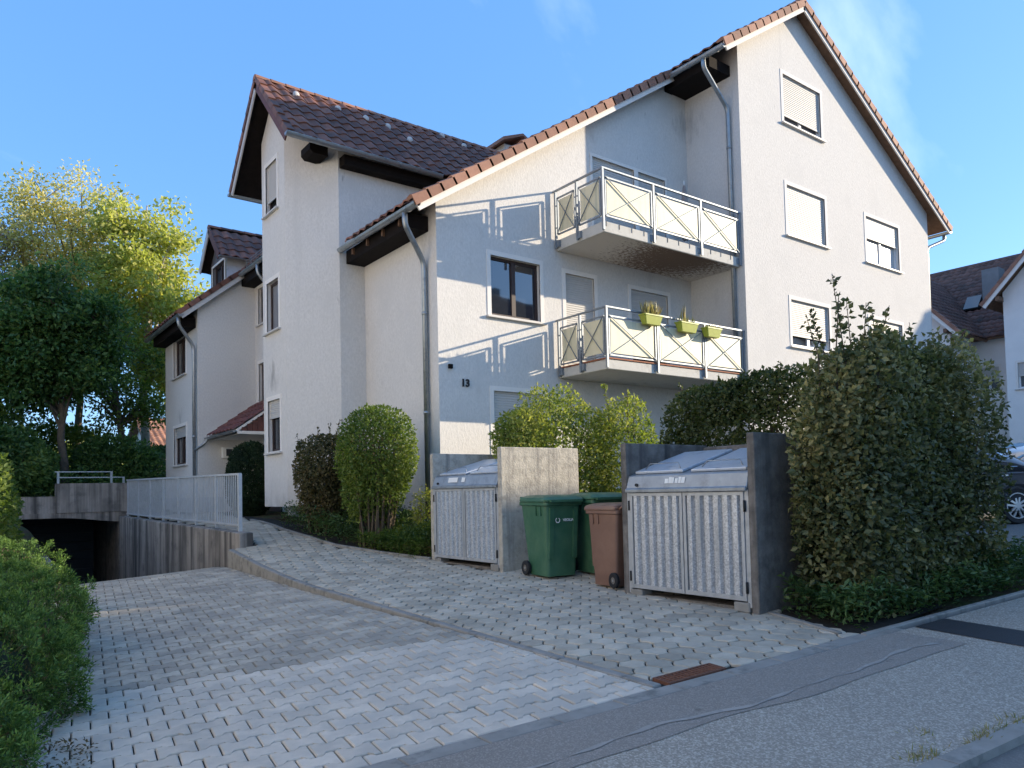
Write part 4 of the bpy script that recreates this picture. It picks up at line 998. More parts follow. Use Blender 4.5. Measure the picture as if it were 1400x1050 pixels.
# ------------------------------------------------------------------ wheelie bins
def rrect(w, d, r, z, n=4, ox=0, oy=0):
    P = []
    for cx_, cy_, a0 in ((w/2-r, d/2-r, 0), (-w/2+r, d/2-r, 90), (-w/2+r, -d/2+r, 180), (w/2-r, -d/2+r, 270)):
        for k in range(n+1): a = R(a0+90*k/n); P.append((cx_+r*math.cos(a)+ox, cy_+r*math.sin(a)+oy, z))
    return P
def wheelie(label, mt, loc, rz, logo):
    """front faces local -Y; wheels and handle at +Y"""
    o = thing('wheelie_bin', label, 'wheelie bin', loc, rz, 'wheelie bins between the shelters')
    b = MB(); b.loft([rrect(.44, .50, .05, .02, oy=-.02), rrect(.455, .52, .05, .20, oy=-.015), rrect(.53, .66, .05, .93, oy=0), rrect(.53, .66, .05, .95, oy=0)])
    body = smooth_angle(b.build('body', mt, o))
    rim = MB(); rim.loft([rrect(.535, .665, .05, .925), rrect(.58, .72, .05, .935, oy=-.005), rrect(.58, .72, .05, .975, oy=-.005), rrect(.55, .68, .05, .98)]); smooth_angle(rim.build('rim', mt, body))
    for x in (-.18, .18): MB().prism([(x-.03, -.30, .25), (x+.03, -.30, .25), (x+.03, -.352, .90), (x-.03, -.352, .90)], (0, .03, 0)).build('rib', mt, body)
    for s_ in (-1, 1):
        for y in (-.2, -.08): MB().box((s_*.262, y-.012, .80), (s_*.277, y+.012, .925)).build('rib', mt, body)
    l = MB(); l.loft([rrect(.60, .72, .06, .982, oy=-.03), rrect(.60, .74, .06, 1.005, oy=-.03), rrect(.58, .70, .08, 1.035, oy=-.02), rrect(.46, .56, .10, 1.062, oy=0), rrect(.30, .38, .1, 1.068)])
    lid = smooth_angle(l.build('lid', mt, o))
    MB().box((-.24, -.43, .975), (.24, -.37, 1.0)).build('lid_grip', mt, lid)
    MB().tube([(-.22, .345, .99), (-.22, .41, 1.03), (.22, .41, 1.03), (.22, .345, .99)], .016, 8).build('handle', mt, o, True)
    MB().tube([(-.27, .225, .10), (.27, .225, .10)], .012, 8).build('axle', 'zinc', o)
    for s_ in (-1, 1):
        c = Vector((s_*.255, .225, .10)); k = MB(); pr = [(.045, -.026), (.085, -.028), (.099, -.018), (.099, .018), (.085, .028), (.045, .026)]
        k.loft([[c + Vector((dx, rr*math.cos(a), rr*math.sin(a))) for rr, dx in pr] for a in np.linspace(0, 2*math.pi, 25)[:-1]] , cap=False)
        n_ = 6; tot = 24*n_; k.f += [(23*n_+i, 23*n_+(i+1) % n_, (i+1) % n_, i) for i in range(n_)]
        wh = smooth_angle(k.build('wheel', 'rubber', o))
        h = MB().tube([c+Vector((-.02, 0, 0)), c+Vector((.02, 0, 0))], .046, 12).build('hub', 'conc_dark', wh); MB().tube([c+Vector((-.028, 0, 0)), c+Vector((.028, 0, 0))], .014, 8).build('cap', 'zinc', wh)
    if logo:
        me = text_mesh('VEOLIA', .048, .001, True); lt = link('lettering', me, body); me.materials.append(M['white'])
        tilt = math.atan(.08/.73*.5*2*.5)
        yz = lambda z: -.26-.07*(z-.2)/.73-.015+.0
        z = .74; lt.matrix_basis = Matrix.Translation((.075, -.3265, z)) @ Matrix.Rotation(R(90)-.075, 4, 'X')
        q = MB(); c = Vector((-.085, -.3265, z)); 
        q.tube([c+Vector((math.cos(a)*.03, -.0, math.sin(a)*.03)) for a in np.linspace(R(-240), R(60), 16)], .0045, 5); q.box((c.x-.018, c.y-.003, c.z-.034), (c.x+.018, c.y+.003, c.z-.022)); q.build('logo', 'white', body)
    return o
wheelie('green wheelie bin with a white logo on its front, against the pale shelter', 'green', (6.44, 7.66, zpath(6.5, 7.6)), R(-9), True)
wheelie('dark green wheelie bin half hidden behind the brown one', 'green', (7.02, 7.38, zpath(7, 7.3)), R(-12), True)
bb_ = wheelie('brown wheelie bin turned away beside the dark shelter', 'brown', (6.45, 6.45, zpath(6.5, 6.4)), R(178), False); bb_.scale = (.86, .78, .93)

# ------------------------------------------------------------------ retaining wall, garage, fence
rw = wthing('retaining_wall', 'stained concrete retaining wall beside the ramp, carrying the galvanised fence', 'wall', (4.4, 18, -1.2))
b = MB(); ys = np.linspace(13.25, 24.35, 13); V = []
ztw = lambda y: -.64 + (y-13.3)*.012
for y in ys: V += [(4.10, y, zdrive(3.9, y)-.5), (4.34, y, zdrive(3.9, y)-.5), (4.34, y, ztw(y)), (4.10, y, ztw(y))]
b.add(V, [(i*4+k, i*4+(k+1) % 4, (i+1)*4+(k+1) % 4, (i+1)*4+k) for i in range(12) for k in range(4)] + [(3, 2, 1, 0), tuple(48+k for k in range(4))])
bevel(b.build('wall_body', 'conc', rw), .015, 2)
lw = wthing('retaining_wall', 'concrete retaining wall on the hedge side of the garage ramp', 'wall', (1.4, 18, -1.2))
b = MB(); V = []
for y in np.linspace(14.6, 24.35, 12): V += [(1.28, y, zdrive(1.6, y)-.5), (1.52, y, zdrive(1.6, y)-.5), (1.52, y, -1.1+(y-14.6)*.06), (1.28, y, -1.1+(y-14.6)*.06)]
b.add(V, [(i*4+k, i*4+(k+1) % 4, (i+1)*4+(k+1) % 4, (i+1)*4+k) for i in range(11) for k in range(4)] + [(3, 2, 1, 0), tuple(44+k for k in range(4))]); b.build('wall_body', 'conc', lw)
ga = wthing('garage_entrance', 'concrete garage entrance with a dark opening at the foot of the ramp', 'garage', (2.8, 24.5, -2.6))
YG = 24.4
MB().box((1.3, YG+.06, -.36), (2.52, YG+.3, .11)).build('parapet', 'conc', ga)
MB().box((2.52, YG, -.36), (4.345, YG+.3, .47)).build('parapet', 'conc', ga)
V = []; b = MB()
for i, x in enumerate(np.linspace(1.3, 4.30, 10)):
    zz = -.50 - .16*sm(2.6, 4.3, x); V += [(x, YG+.03, zz), (x, YG+.4, zz), (x, YG+.4, -.362), (x, YG+.03, -.362)]
b.add(V, [(i*4+k, i*4+(k+1) % 4, (i+1)*4+(k+1) % 4, (i+1)*4+k) for i in range(9) for k in range(4)]+[(3, 2, 1, 0), (36, 37, 38, 39)]); b.build('lintel', 'conc', ga)
b = MB(); b.box((1.3, YG+.4, -3.6), (1.52, YG+8, -.362)); b.box((4.10, YG+.02, -3.6), (4.34, YG+8, -.37)); b.box((1.52, YG+.4, -.364), (4.10, YG+8, -.30)); b.box((1.52, YG+7.8, -3.6), (4.10, YG+8, -.37)); b.box((1.52, YG-.2, -3.6), (4.10, YG+8, zdrive(3, 24.4)-.02)); b.build('tunnel', 'conc_dark', ga)
gd = MB()
for k in range(9): gd.box((1.54, YG+4.5-.004*(k % 2), -3.2+k*.30), (4.08, YG+4.55, -3.2+k*.30+.292))
gd.build('garage_door', 'door_dark', ga)
for u in (4.9,): pass
gr_ = wthing('guard_rail', 'low two-bar steel guard rail on top of the garage parapet', 'guard rail', (3.3, 24.5, .47))
for x, z in ((2.58, .80), (3.92, .80), (4.24, .63)): MB().box((x-.03, YG+.1, .47), (x+.03, YG+.16, z)).build('post', 'zinc', gr_)
MB().beam((2.5, YG+.13, .80), (3.95, YG+.13, .80), .05, .03).build('rail', 'zinc', gr_); MB().beam((2.6, YG+.13, .64), (4.27, YG+.13, .64), .05, .03).build('rail', 'zinc', gr_)
fe = wthing('fence', 'galvanised steel bar fence standing on the ramp wall', 'fence', (4.28, 18, -.6))
ft = lambda y: .40+(y-13.79)*.0135; fb = lambda y: -.52+(y-13.79)*.008
YA, YB = 13.79, 24.2
MB().beam((4.28, YA-.03, ft(YA)), (4.28, YB, ft(YB)), .05, .04).build('top_rail', 'galv_fence', fe); MB().beam((4.28, YA, fb(YA)), (4.28, YB, fb(YB)), .04, .035).build('bottom_rail', 'galv_fence', fe)
MB().box((4.25, YA-.04, ztw(YA)-.1), (4.31, YA+.02, ft(YA)+.01)).build('post', 'galv_fence', fe)
n = 92
for i in range(1, n):
    y = YA+(YB-YA)*i/n
    if i % 13 == 0:
        MB().box((4.262, y-.04, ztw(y)-.02), (4.298, y+.04, ft(y))).build('post', 'galv_fence', fe); MB().box((4.2, y-.06, ztw(y)), (4.34, y+.06, ztw(y)+.015)).build('base_plate', 'zinc', fe)
    else: MB().beam((4.28, y, fb(y)), (4.28, y, ft(y)), .012, .032, (0, 1, 0)).build('bar', 'galv_fence', fe)

# ------------------------------------------------------------------ things on the balconies
def leaf_mesh(name, P, D, Nn, ln, wd, mt, val=None, fold=.25):
    """P base points, D axis dirs, Nn approx normals (n,3); ln, wd arrays"""
    n = len(P); D = D/np.linalg.norm(D, axis=1, keepdims=True)
    Sd = np.cross(D, Nn); Sd /= np.maximum(np.linalg.norm(Sd, axis=1, keepdims=True), 1e-6); Nu = np.cross(Sd, D)
    ln = np.broadcast_to(ln, n)[:, None]; wd = np.broadcast_to(wd, n)[:, None]
    mid = P + D*ln*.45
    V = np.empty((n, 4, 3)); V[:, 0] = P; V[:, 1] = mid+Sd*wd*.5+Nu*wd*fold; V[:, 2] = P+D*ln-Nu*ln*.08; V[:, 3] = mid-Sd*wd*.5+Nu*wd*fold
    i = np.arange(n)*4
    Fc = np.stack([np.stack([i, i+1, i+2], 1), np.stack([i, i+2, i+3], 1)], 1).reshape(-1, 3)
    v = rng.random(n) if val is None else val
    return big_mesh(name, V.reshape(-1, 3), Fc, mt, np.repeat(v, 2))
M['grassdry'] = leafmat('dry_stalks', [(0, (.30, .22, .10)), (.5, (.36, .32, .16)), (1, (.20, .22, .08))])
pl_labels = ['lime green planter of upright grey-green stalks hung on the lower balcony rail, left of the three', 'lime green planter holding one tall flower spike', 'lime green planter with short withered stems, next to the wing wall']
pl_labels[0] = 'lime green balcony planter full of bushy upright stalks'
for k, ((u, v), wd) in enumerate((((889, 438), .52), ((938, 448.5), .56), ((972, 455.5), .50))):
    p = onY(u, v, 10.33)
    t_ = wthing('planter', pl_labels[k], 'planter', (p[0], 10.30, p[2]-.1), group='lime planters on the balcony rail')
    b = MB(); b.loft([rrect(wd-.10, .12, .02, p[2]-.10, 2, p[0], 10.31), rrect(wd, .18, .02, p[2]+.07, 2, p[0], 10.31), rrect(wd+.03, .20, .02, p[2]+.075, 2, p[0], 10.31), rrect(wd+.03, .20, .02, p[2]+.10, 2, p[0], 10.31)]); b.build('box', 'planter', t_)
    n = (90, 46, 26)[k]; hh = (.34, .22, .15)[k]
    P = np.stack([p[0]+rng.uniform(-wd*.42, wd*.42, n), 10.31+rng.uniform(-.06, .06, n), np.full(n, p[2]+.09)], 1)
    D = np.stack([rng.normal(0, .28, n), rng.normal(0, .2, n), np.ones(n)], 1)
    if k == 1: P[:14, 0] = p[0]-.1+rng.normal(0, .02, 14); 
    ln = rng.uniform(.4, 1, n)*hh
    if k == 1: ln[:14] *= 2.0; D[:14, :2] *= .2
    link('plants', leaf_mesh('plants', P, D, rng.normal(size=(n, 3)), ln, rng.uniform(.01, .025, n), 'grassdry'), t_)
p = onY(937, 240, 11.55); pa = wthing('parasol', 'closed grey parasol leaning in the corner of the upper balcony', 'parasol', (p[0], 11.55, 5.28))
b = MB(); b.loft([[(p[0]+math.cos(a)*r_*(1+.25*math.cos(5*a)), 11.6+math.sin(a)*r_*(1+.25*math.cos(5*a)), z) for a in np.linspace(0, 2*math.pi, 21)[:-1]] for z, r_ in ((5.9, .05), (6.0, .09), (6.5, .085), (6.9, .06), (7.2, .03), (7.3, .008))]); b.build('folded_canopy', 'cloth', pa, True)
MB().tube([(p[0], 11.6, 5.28), (p[0], 11.6, 7.36)], .018, 8).build('pole', 'white', pa)
b = MB(); b.loft([rrect(.4, .4, .1, 5.275, 4, p[0], 11.6), rrect(.36, .36, .1, 5.34, 4, p[0], 11.6)]); b.build('foot', 'conc', pa)

# ------------------------------------------------------------------ cars
def carpaint(name, c):
    m, t, b = pbsdf(name); b.inputs['Base Color'].default_value = (*c, 1); b.inputs['Roughness'].default_value = .28; b.inputs['Metallic'].default_value = .25
    b.inputs['Coat Weight'].default_value = 1; b.inputs['Coat Roughness'].default_value = .04
    bump(t, b, noise(t, coords(t), 3, 2), .03, .01); return m
M['paint_b'] = carpaint('black_paint', (.006, .008, .014)); M['paint_s'] = carpaint('silver_paint', (.42, .43, .44))
M['carglass'] = glass('car_glass', (.008, .012, .016)); M['chrome'] = mat('chrome', (.75, .75, .76), .12, 0, metal=1)
M['lamp_r'] = mat('red_lamp', (.30, .01, .01), .15, .1, 30); M['lamp_c'] = mat('clear_lamp', (.6, .6, .6), .1, .1, 30); M['rim'] = mat('alloy', (.55, .56, .57), .3, .05, 20, metal=.6)
def car(label, paint, loc, rz, group):
    """saloon along local X, front at -X; origin on the ground under the centre"""
    o = thing('parked_car', label, 'car', loc, rz, group)
    XS = [-2.44, -2.36, -2.15, -1.75, -1.30, -.95, -.4, .2, .9, 1.4, 1.80, 2.15, 2.38, 2.44]
    ZB = [.42, .30, .22, .20, .19, .19, .19, .19, .19, .19, .21, .26, .34, .45]        # sill
    ZS = [.62, .70, .76, .82, .88, .93, .95, .965, .985, 1.0, 1.0, .985, .94, .86]      # shoulder
    HW = [.55, .74, .84, .89, .905, .91, .915, .915, .91, .905, .89, .86, .78, .62]
    rings = []
    for x, zb, zs, w_ in zip(XS, ZB, ZS, HW):
        h = zs-zb; q = [(w_*.90, zb), (w_*.985, zb+h*.14), (w_, zb+h*.42), (w_*.995, zb+h*.66), (w_*.965, zb+h*.86), (w_*.90, zs-.005), (w_*.70, zs+.025), (w_*.3, zs+.04)]
        rings.append([(x, y, z) for y, z in q] + [(x, -y, z) for y, z in reversed(q)])
    body = MB().loft(rings).build('body', paint, o, True); md = body.modifiers.new('subdivision', 'SUBSURF'); md.levels = 1; md.render_levels = 2
    GX = [-1.02, -.62, -.15, .35, .9, 1.35, 1.72, 2.02]; GZ = [.955, 1.18, 1.385, 1.44, 1.42, 1.33, 1.17, 1.01]; GW = [.80, .74, .66, .645, .64, .64, .66, .70]
    rings = []
    for x, z, w_ in zip(GX, GZ, GW):
        wb = .86; q = [(wb, .93), (wb-(wb-w_)*.45, .93+(z-.93)*.5), (w_, z-.035), (w_*.86, z-.005), (w_*.45, z+.012)]
        rings.append([(x, y, zz) for y, zz in q] + [(x, -y, zz) for y, zz in reversed(q)])
    gh = MB().loft(rings).build('cabin', paint, o, True)
    def glassp(name, pts, s_, mt='carglass', th=.006):
        # side glass: points (x,z) mapped on the cabin side
        V = []
        for x, z in pts:
            zt = np.interp(x, GX, GZ); w_ = np.interp(x, GX, GW); f = (z-.93)/max(.05, zt-.035-.93); V.append((x, s_*((.86-(.86-w_)*f)+.008), z))
        MB().prism(V, (0, s_*th, 0)).build(name, mt, gh)
    for s_ in (-1, 1):
        glassp('side_window', [(-.86, .985), (-.05, 1.0), (-.05, 1.345), (-.25, 1.32), (-.55, 1.17)], s_); glassp('side_window', [(.02, 1.0), (.86, 1.015), (.86, 1.365), (.4, 1.385), (.02, 1.36)], s_); glassp('side_window', [(.92, 1.015), (1.50, 1.03), (1.42, 1.13), (1.15, 1.29), (.92, 1.355)], s_)
        glassp('chrome_trim', [(-.88, .968), (1.52, 1.012), (1.52, 1.028), (-.88, .984)], s_, 'chrome', .012)
        glassp('chrome_trim', [(.02, 1.372), (.4, 1.398), (.9, 1.375), (1.18, 1.30), (1.46, 1.13), (1.52, 1.03), (1.545, 1.03), (1.48, 1.14), (1.2, 1.318), (.9, 1.392), (.4, 1.413), (.02, 1.388)], s_, 'chrome', .010)
        for x in (-.02, 1.02): MB().box((x-.02, s_*.905, .845), (x+.2, s_*.94, .872)).build('door_handle', 'chrome', body)
        for x in (-1.0, -.02, .98): MB().box((x, s_*.904, .32), (x+.008, s_*.922, .93)).build('door_gap', 'rubber', body)
        MB().box((-.95, s_*.905, .335), (1.0, s_*.925, .352)).build('sill_trim', 'chrome', body)
        MB().prism([(2.28, s_*.62, .70), (2.02, s_*.86, .72), (2.02, s_*.86, .88), (2.28, s_*.66, .90)], (.03, s_*.03, 0)).build('tail_lamp', 'lamp_r', body); MB().prism([(-2.38, s_*.5, .58), (-2.08, s_*.83, .62), (-2.08, s_*.83, .74), (-2.38, s_*.55, .70)], (-.03, s_*.03, 0)).build('headlight', 'lamp_c', body)
        MB().sphere((-.80, s_*1.0, 1.02), (.07, .11, .07), 10, 6).build('mirror', paint, body, True)
        for x in (-1.46, 1.42):
            c = Vector((x, s_*.80, .325)); k = MB(); pr = [(.225, -.10), (.30, -.112), (.325, -.08), (.325, .08), (.30, .112), (.225, .10)]
            k.loft([[c+Vector((rr*math.cos(a), dx, rr*math.sin(a))) for rr, dx in pr] for a in np.linspace(0, 2*math.pi, 33)[:-1]], cap=False); k.f += [(31*6+i, 31*6+(i+1) % 6, (i+1) % 6, i) for i in range(6)]
            wl = smooth_angle(k.build('wheel', 'rubber', o))
            k = MB(); k.tube([c+Vector((0, s_*.02, 0)), c+Vector((0, s_*.03, 0))], .225, 24); k.build('disc', 'dark', wl)
            k = MB()
            for j in range(5):
                a = 2*math.pi*j/5+.3; d = Vector((math.cos(a), 0, math.sin(a))); e = Vector((-math.sin(a), 0, math.cos(a)))
                for sg in (-1, 1): k.beam(c+Vector((0, s_*.09, 0))+e*sg*.018+d*.03, c+Vector((0, s_*.075, 0))+e*sg*.055+d*.225, .034, .03, (0, 1, 0))
            k.tube([c+Vector((0, s_*.06, 0)), c+Vector((0, s_*.105, 0))], .055, 12)
            k.loft([[c+Vector((rr*math.cos(a), s_*dy, rr*math.sin(a))) for a in np.linspace(0, 2*math.pi, 25)[:-1]] for rr, dy in ((.228, .02), (.228, .105), (.212, .105), (.212, .02))], cap=False)
            k.build('rim', 'rim', wl)
            k = MB(); k.loft([[c+Vector((rr*math.cos(a), s_*dy, rr*math.sin(a))) for a in np.linspace(R(-15), R(195), 22)] for rr, dy in ((.345, .06), (.385, .06), (.385, .122), (.345, .118))], cap=False); k.build('wheel_arch', 'rubber', body)
    def quad_glass(pts, name): MB().prism(pts, (0, 0, .006)).build(name, 'carglass', gh)
    quad_glass([(-.98, .74, .975), (-.98, -.74, .975), (-.22, -.60, 1.375), (-.22, .60, 1.375)], 'windscreen'); quad_glass([(1.98, .62, 1.05), (1.98, -.62, 1.05), (1.30, -.56, 1.365), (1.30, .56, 1.365)], 'rear_window')
    MB().box((2.40, -.26, .56), (2.452, .26, .67)).build('number_plate', 'white', body); MB().box((-2.46, -.36, .45), (-2.40, .36, .62)).build('grille', 'rubber', body)
    return o
cd = R(-28)
cl = Vector((15.0, 5.15, 0)) - Vector((math.cos(cd)*1.42+math.sin(cd)*.88, math.sin(cd)*1.42-math.cos(cd)*.88, 0))
car('black saloon car with alloy wheels parked behind the tall hedge', 'paint_b', (cl.x, cl.y, G(cl.x, cl.y)+.012), cd, 'cars in the parking court')
car('silver car parked beyond the black saloon', 'paint_s', (19.9, 6.4, G(19.9, 6.4)+.012), R(-35), 'cars in the parking court')

# ------------------------------------------------------------------ neighbouring houses
def gable_house(name, label, c, rz, Lx, Wy, zg, ze_, zr_, roofmat, wallmat='render_w', over=.45, floors=3, skip_front=False):
    """ridge along local X"""
    o = thing(name, label, 'house', (c[0], c[1], zg), rz)
    he, hr = ze_-zg, zr_-zg; hx_, hy_ = Lx/2, Wy/2
    s_ = (hr-he)/hy_
    hs1, hs2 = [], []
    nwin = max(2, int(Lx/3))
    for fl in range(floors):
        z0 = 1.0+fl*2.75
        if z0+1.4 > he: break
        for k in range(nwin):
            u = -hx_+Lx*(k+.5)/nwin
            hs1.append(window(o, (0, -hy_, 0), X, (0, -1, 0), u-.65, u+.65, z0, z0+1.35, shut=random.choice((0, .3, .6)), frame='frame_wh')); hs2.append(window(o, (0, hy_, 0), X, (0, 1, 0), u-.65, u+.65, z0, z0+1.35, shut=random.choice((0, .4, .7)), frame='frame_wh'))
    wall(o, (0, -hy_, 0), X, (0, -1, 0), [(-hx_, -1), (hx_, -1), (hx_, he), (-hx_, he)], hs1, wallmat); wall(o, (0, hy_, 0), X, (0, 1, 0), [(-hx_, -1), (hx_, -1), (hx_, he), (-hx_, he)], hs2, wallmat)
    for sg in (-1, 1):
        hs3 = []
        for fl in range(floors+1):
            z0 = 1.0+fl*2.75
            for u in ((-hy_*.45, hy_*.45) if z0+1.6 < he else ((0,) if z0+1.7 < hr-1 else ())):
                hs3.append(window(o, (sg*hx_, 0, 0), Y, (sg, 0, 0), u-.6, u+.6, z0, z0+1.35, shut=random.choice((0, .4)), frame='frame_wh'))
        wall(o, (sg*hx_, 0, 0), Y, (sg, 0, 0), [(-hy_, -1), (hy_, -1), (hy_, he), (0, hr), (-hy_, he)], hs3, wallmat)
    b = MB()
    for sg in (-1, 1):
        n_ = Vector((0, sg*s_, 1)).normalized(); b.prism([Vector((-hx_-over, sg*(hy_+over), he-over*s_)), Vector((hx_+over, sg*(hy_+over), he-over*s_)), Vector((hx_+over, 0, hr)), Vector((-hx_-over, 0, hr))], n_*.14)
    rf = b.build('roof', 'woodlt', o)
    for sg in (-1, 1):
        n_ = Vector((0, sg*s_, 1)).normalized(); sl = Vector((0, -sg, s_)).normalized()
        tiles(rf, Vector((0, sg*(hy_+over), he-over*s_))+n_*.15, X, sl, lambda s: (-hx_-over, hx_+over), (hy_+over)/abs(sl.y)-.1, roofmat, w=.30)
        g0 = (-hx_-over, sg*(hy_+over+.07), he-over*s_+.08); g1 = (hx_+over, sg*(hy_+over+.07), he-over*s_+.08); gutter(rf, g0, g1, brackets=3)
    b = MB(); b.tube([(-hx_-over, 0, hr+.12), (hx_+over, 0, hr+.12)], .11, 8); b.build('ridge', roofmat, rf)
    ch = MB().box((hx_*.3-.3, -.9, hr-1.2), (hx_*.3+.3, -.3, hr+.9)).build('chimney', 'chimney', o)
    return o
# houses across the street (they shade the foreground and are mirrored in the windows)
EQ = Vector((.414, .910, 0)); AQ = Vector((.910, -.414, 0))
c = AQ*53 + EQ*6.0
gable_house('neighbour_house', 'tall white gabled house across the street that shades the forecourt', (c.x, c.y), math.atan2(-.414, .910), 13, 10.4, -.2, 12.0, 15.25, 'tile_dark', floors=4)
gable_house('neighbour_house', 'white house across the street mirrored in the first floor window', (27.5, -15.5), R(-6), 14, 10, -.9, 7.6, 12.6, 'tile_dark')
gable_house('neighbour_house', 'white house added out of view beyond the juniper bed to bounce sunlight', (-10.2, 10.0), R(90), 22, 10, -1.9, 9.2, 13.4, 'tile_dark', floors=3)  # unseen house added as a sunlit reflector for the shaded walls and driveway
# house right of the parking court: main roof along Y with two gabled wings towards us
nh = wthing('neighbour_house', 'white house with steep dark brown roofs behind the parking court', 'house', (40, 13, 0))
zgn = .3
def nroof(pts, n_, mt='woodlt', t=.12): 
    b = MB(); b.prism([Vector(p) for p in pts], Vector(n_).normalized()*t); return b.build('roof', mt, nh)
ms = .86; XRn, ZRn = 42.0, 10.75; zmain = lambda x: ZRn-ms*abs(XRn-x)
n1_ = Vector((-ms, 0, 1)).normalized(); n2_ = Vector((ms, 0, 1)).normalized()
XE = 36.6
r1 = nroof([(XE, 2, zmain(XE)), (XE, 24, zmain(XE)), (XRn, 24, ZRn), (XRn, 2, ZRn)], n1_)
nroof([(47.4, 2, zmain(47.4)), (47.4, 24, zmain(47.4)), (XRn, 24, ZRn), (XRn, 2, ZRn)], n2_)
tiles(r1, Vector((XE, 0, zmain(XE)))+n1_*.13, Y, Vector((1, 0, ms)), lambda s: (2, 24), (XRn-XE)/.758-.1, 'tile_dark')
b = MB(); b.tube([(XRn, 2, ZRn+.14), (XRn, 24, ZRn+.14)], .13, 8); b.build('ridge', 'tile_dark', r1)
XN = 37.0
wall(nh, (XN, 0, 0), Y, (-1, 0, 0), [(2.4, -1), (23.6, -1), (23.6, zmain(XN)-.05), (2.4, zmain(XN)-.05)], [window(nh, (XN, 0, 0), Y, (-1, 0, 0), 13.05, 14.05, 3.95, 5.05, shut=.55, frame='frame_wh', mull=1)], 'render_w')
for y, N in ((2.4, (0, -1, 0)), (23.6, (0, 1, 0))): wall(nh, (0, y, 0), X, N, [(XN, -1), (47, -1), (47, zmain(47)), (XRn, ZRn-.05), (XN, zmain(XN))], (), 'render_w')
wall(nh, (47, 0, 0), Y, (1, 0, 0), [(2.4, -1), (23.6, -1), (23.6, zmain(47)), (2.4, zmain(47))], (), 'render_w')
def nwing(yc, half, zr_, xf, ws, wallm, holes=()):
    zE = zr_-ws*half; xe_ = lambda z: XRn-(ZRn-z)/ms
    for sg in (-1, 1):
        n_ = Vector((0, sg*ws, 1)).normalized(); sl = Vector((0, -sg, ws)).normalized()
        r_ = nroof([(xf-.5, yc+sg*half, zE), (xe_(zE)+.2, yc+sg*half, zE), (xe_(zr_)+.2, yc, zr_), (xf-.5, yc, zr_)], n_)
        Lr = half*math.sqrt(1+ws*ws)
        tiles(r_, Vector((0, yc+sg*half, zE))+n_*.13, X, sl, lambda s: (xf-.45, xe_(zE+s*sl.z)+.1), Lr-.1, 'tile_dark')
        a = Vector((xf-.52, yc+sg*half, zE)); cc = Vector((xf-.52, yc, zr_)); MB().prism([a-n_*.1, cc-n_*.1, cc+n_*.12, a+n_*.12], (.04, 0, 0)).build('verge_board', 'trim', r_)
        k = int(Lr/.34)
        for i in range(k):
            p = a.lerp(cc, i/k); q = a.lerp(cc, (i+1)/k); f = lambda pt, h: [pt+Vector((-.03, 0, 0))+n_*.04, pt+Vector((-.03, 0, 0))+n_*(.17+h), pt+Vector((.16, 0, 0))+n_*(.17+h), pt+Vector((.16, 0, 0))+n_*.1]
            MB().loft([f(p, .03), f(q, 0)]).build('verge_tile', 'tile_red', r_)
        for t_ in (.12, .55): 
            pt = a.lerp(cc, t_)-n_*.2; MB().beam(pt+Vector((.05, 0, 0)), pt+Vector((.9, 0, 0)), .14, .18).build('purlin_end', 'woodlt', r_)
    hw = half-.55; zz = zr_-ws*hw-.05
    wall(nh, (xf, 0, 0), Y, (-1, 0, 0), [(yc-hw, -1), (yc+hw, -1), (yc+hw, zz), (yc, zr_-.05), (yc-hw, zz)], holes, wallm)
    for sg in (-1, 1): wall(nh, (0, yc+sg*hw, 0), X, (0, sg, 0), [(xf, -1), (XN, -1), (XN, zz), (xf, zz)], (), wallm)
hw_ = [window(nh, (34.5, 0, 0), Y, (-1, 0, 0), 10.75, 11.68, 3.6, 4.75, shut=.55, frame='frame_wh', mull=0)]
nwing(9.55, 3.0, 10.35, 34.5, 1.10, 'render_w', hw_)
nwing(17.0, 3.5, 9.9, 34.5, 1.10, 'render_w')
p = onX(1347, 405, 38.6)
MB().box((38.6, 13.55, 7.4), (39.3, 14.25, 9.75)).build('chimney', 'chimney', nh)
sk = Vector(onX(1331, 384, 38.9)); ud = Vector((1, 0, ms)).normalized()
b = MB(); cpt = Vector((sk.x, sk.y, zmain(sk.x)))+n1_*.16
b.prism([cpt-ud*.5-Y*.4, cpt-ud*.5+Y*.4, cpt+ud*.5+Y*.4, cpt+ud*.5-Y*.4], n1_*.12); so_ = b.build('skylight', 'wood', nh)
b = MB(); cp = cpt+n1_*.13; b.prism([cp-ud*.42-Y*.32, cp-ud*.42+Y*.32, cp+ud*.42+Y*.32+n1_*.14, cp+ud*.42-Y*.32+n1_*.14], n1_*.01); b.build('pane', 'glass', so_)
# red-roofed house behind the trees
gable_house('garden_house', 'small house with a red roof glimpsed behind the trees', (13.1, 47, 0), R(0), 8, 7, .2, 2.7, 4.4, 'tile_red', floors=1)

# ------------------------------------------------------------------ vegetation
M['lf_tree'] = leafmat('leaf_sunny_tree', [(0, (.22, .25, .06)), (.5, (.40, .41, .11)), (1, (.58, .54, .20))], .5)
M['lf_yellow'] = leafmat('leaf_yellow_tree', [(0, (.36, .33, .12)), (.5, (.55, .48, .20)), (1, (.66, .56, .28))], .5)
M['lf_dark'] = leafmat('leaf_dark_tree', [(0, (.04, .09, .026)), (.6, (.085, .165, .045)), (1, (.17, .25, .065))], .35)
M['lf_pink'] = leafmat('leaf_autumn_tree', [(0, (.24, .16, .09)), (.5, (.33, .21, .14)), (1, (.30, .27, .12))], .4)
M['lf_horn'] = leafmat('leaf_hornbeam', [(0, (.06, .072, .032)), (.5, (.125, .135, .055)), (.85, (.20, .185, .08)), (1, (.34, .30, .13))], .3, .42)
M['lf_hedge'] = leafmat('leaf_hedge', [(0, (.045, .065, .018)), (.6, (.075, .095, .028)), (1, (.13, .14, .04))], .32)
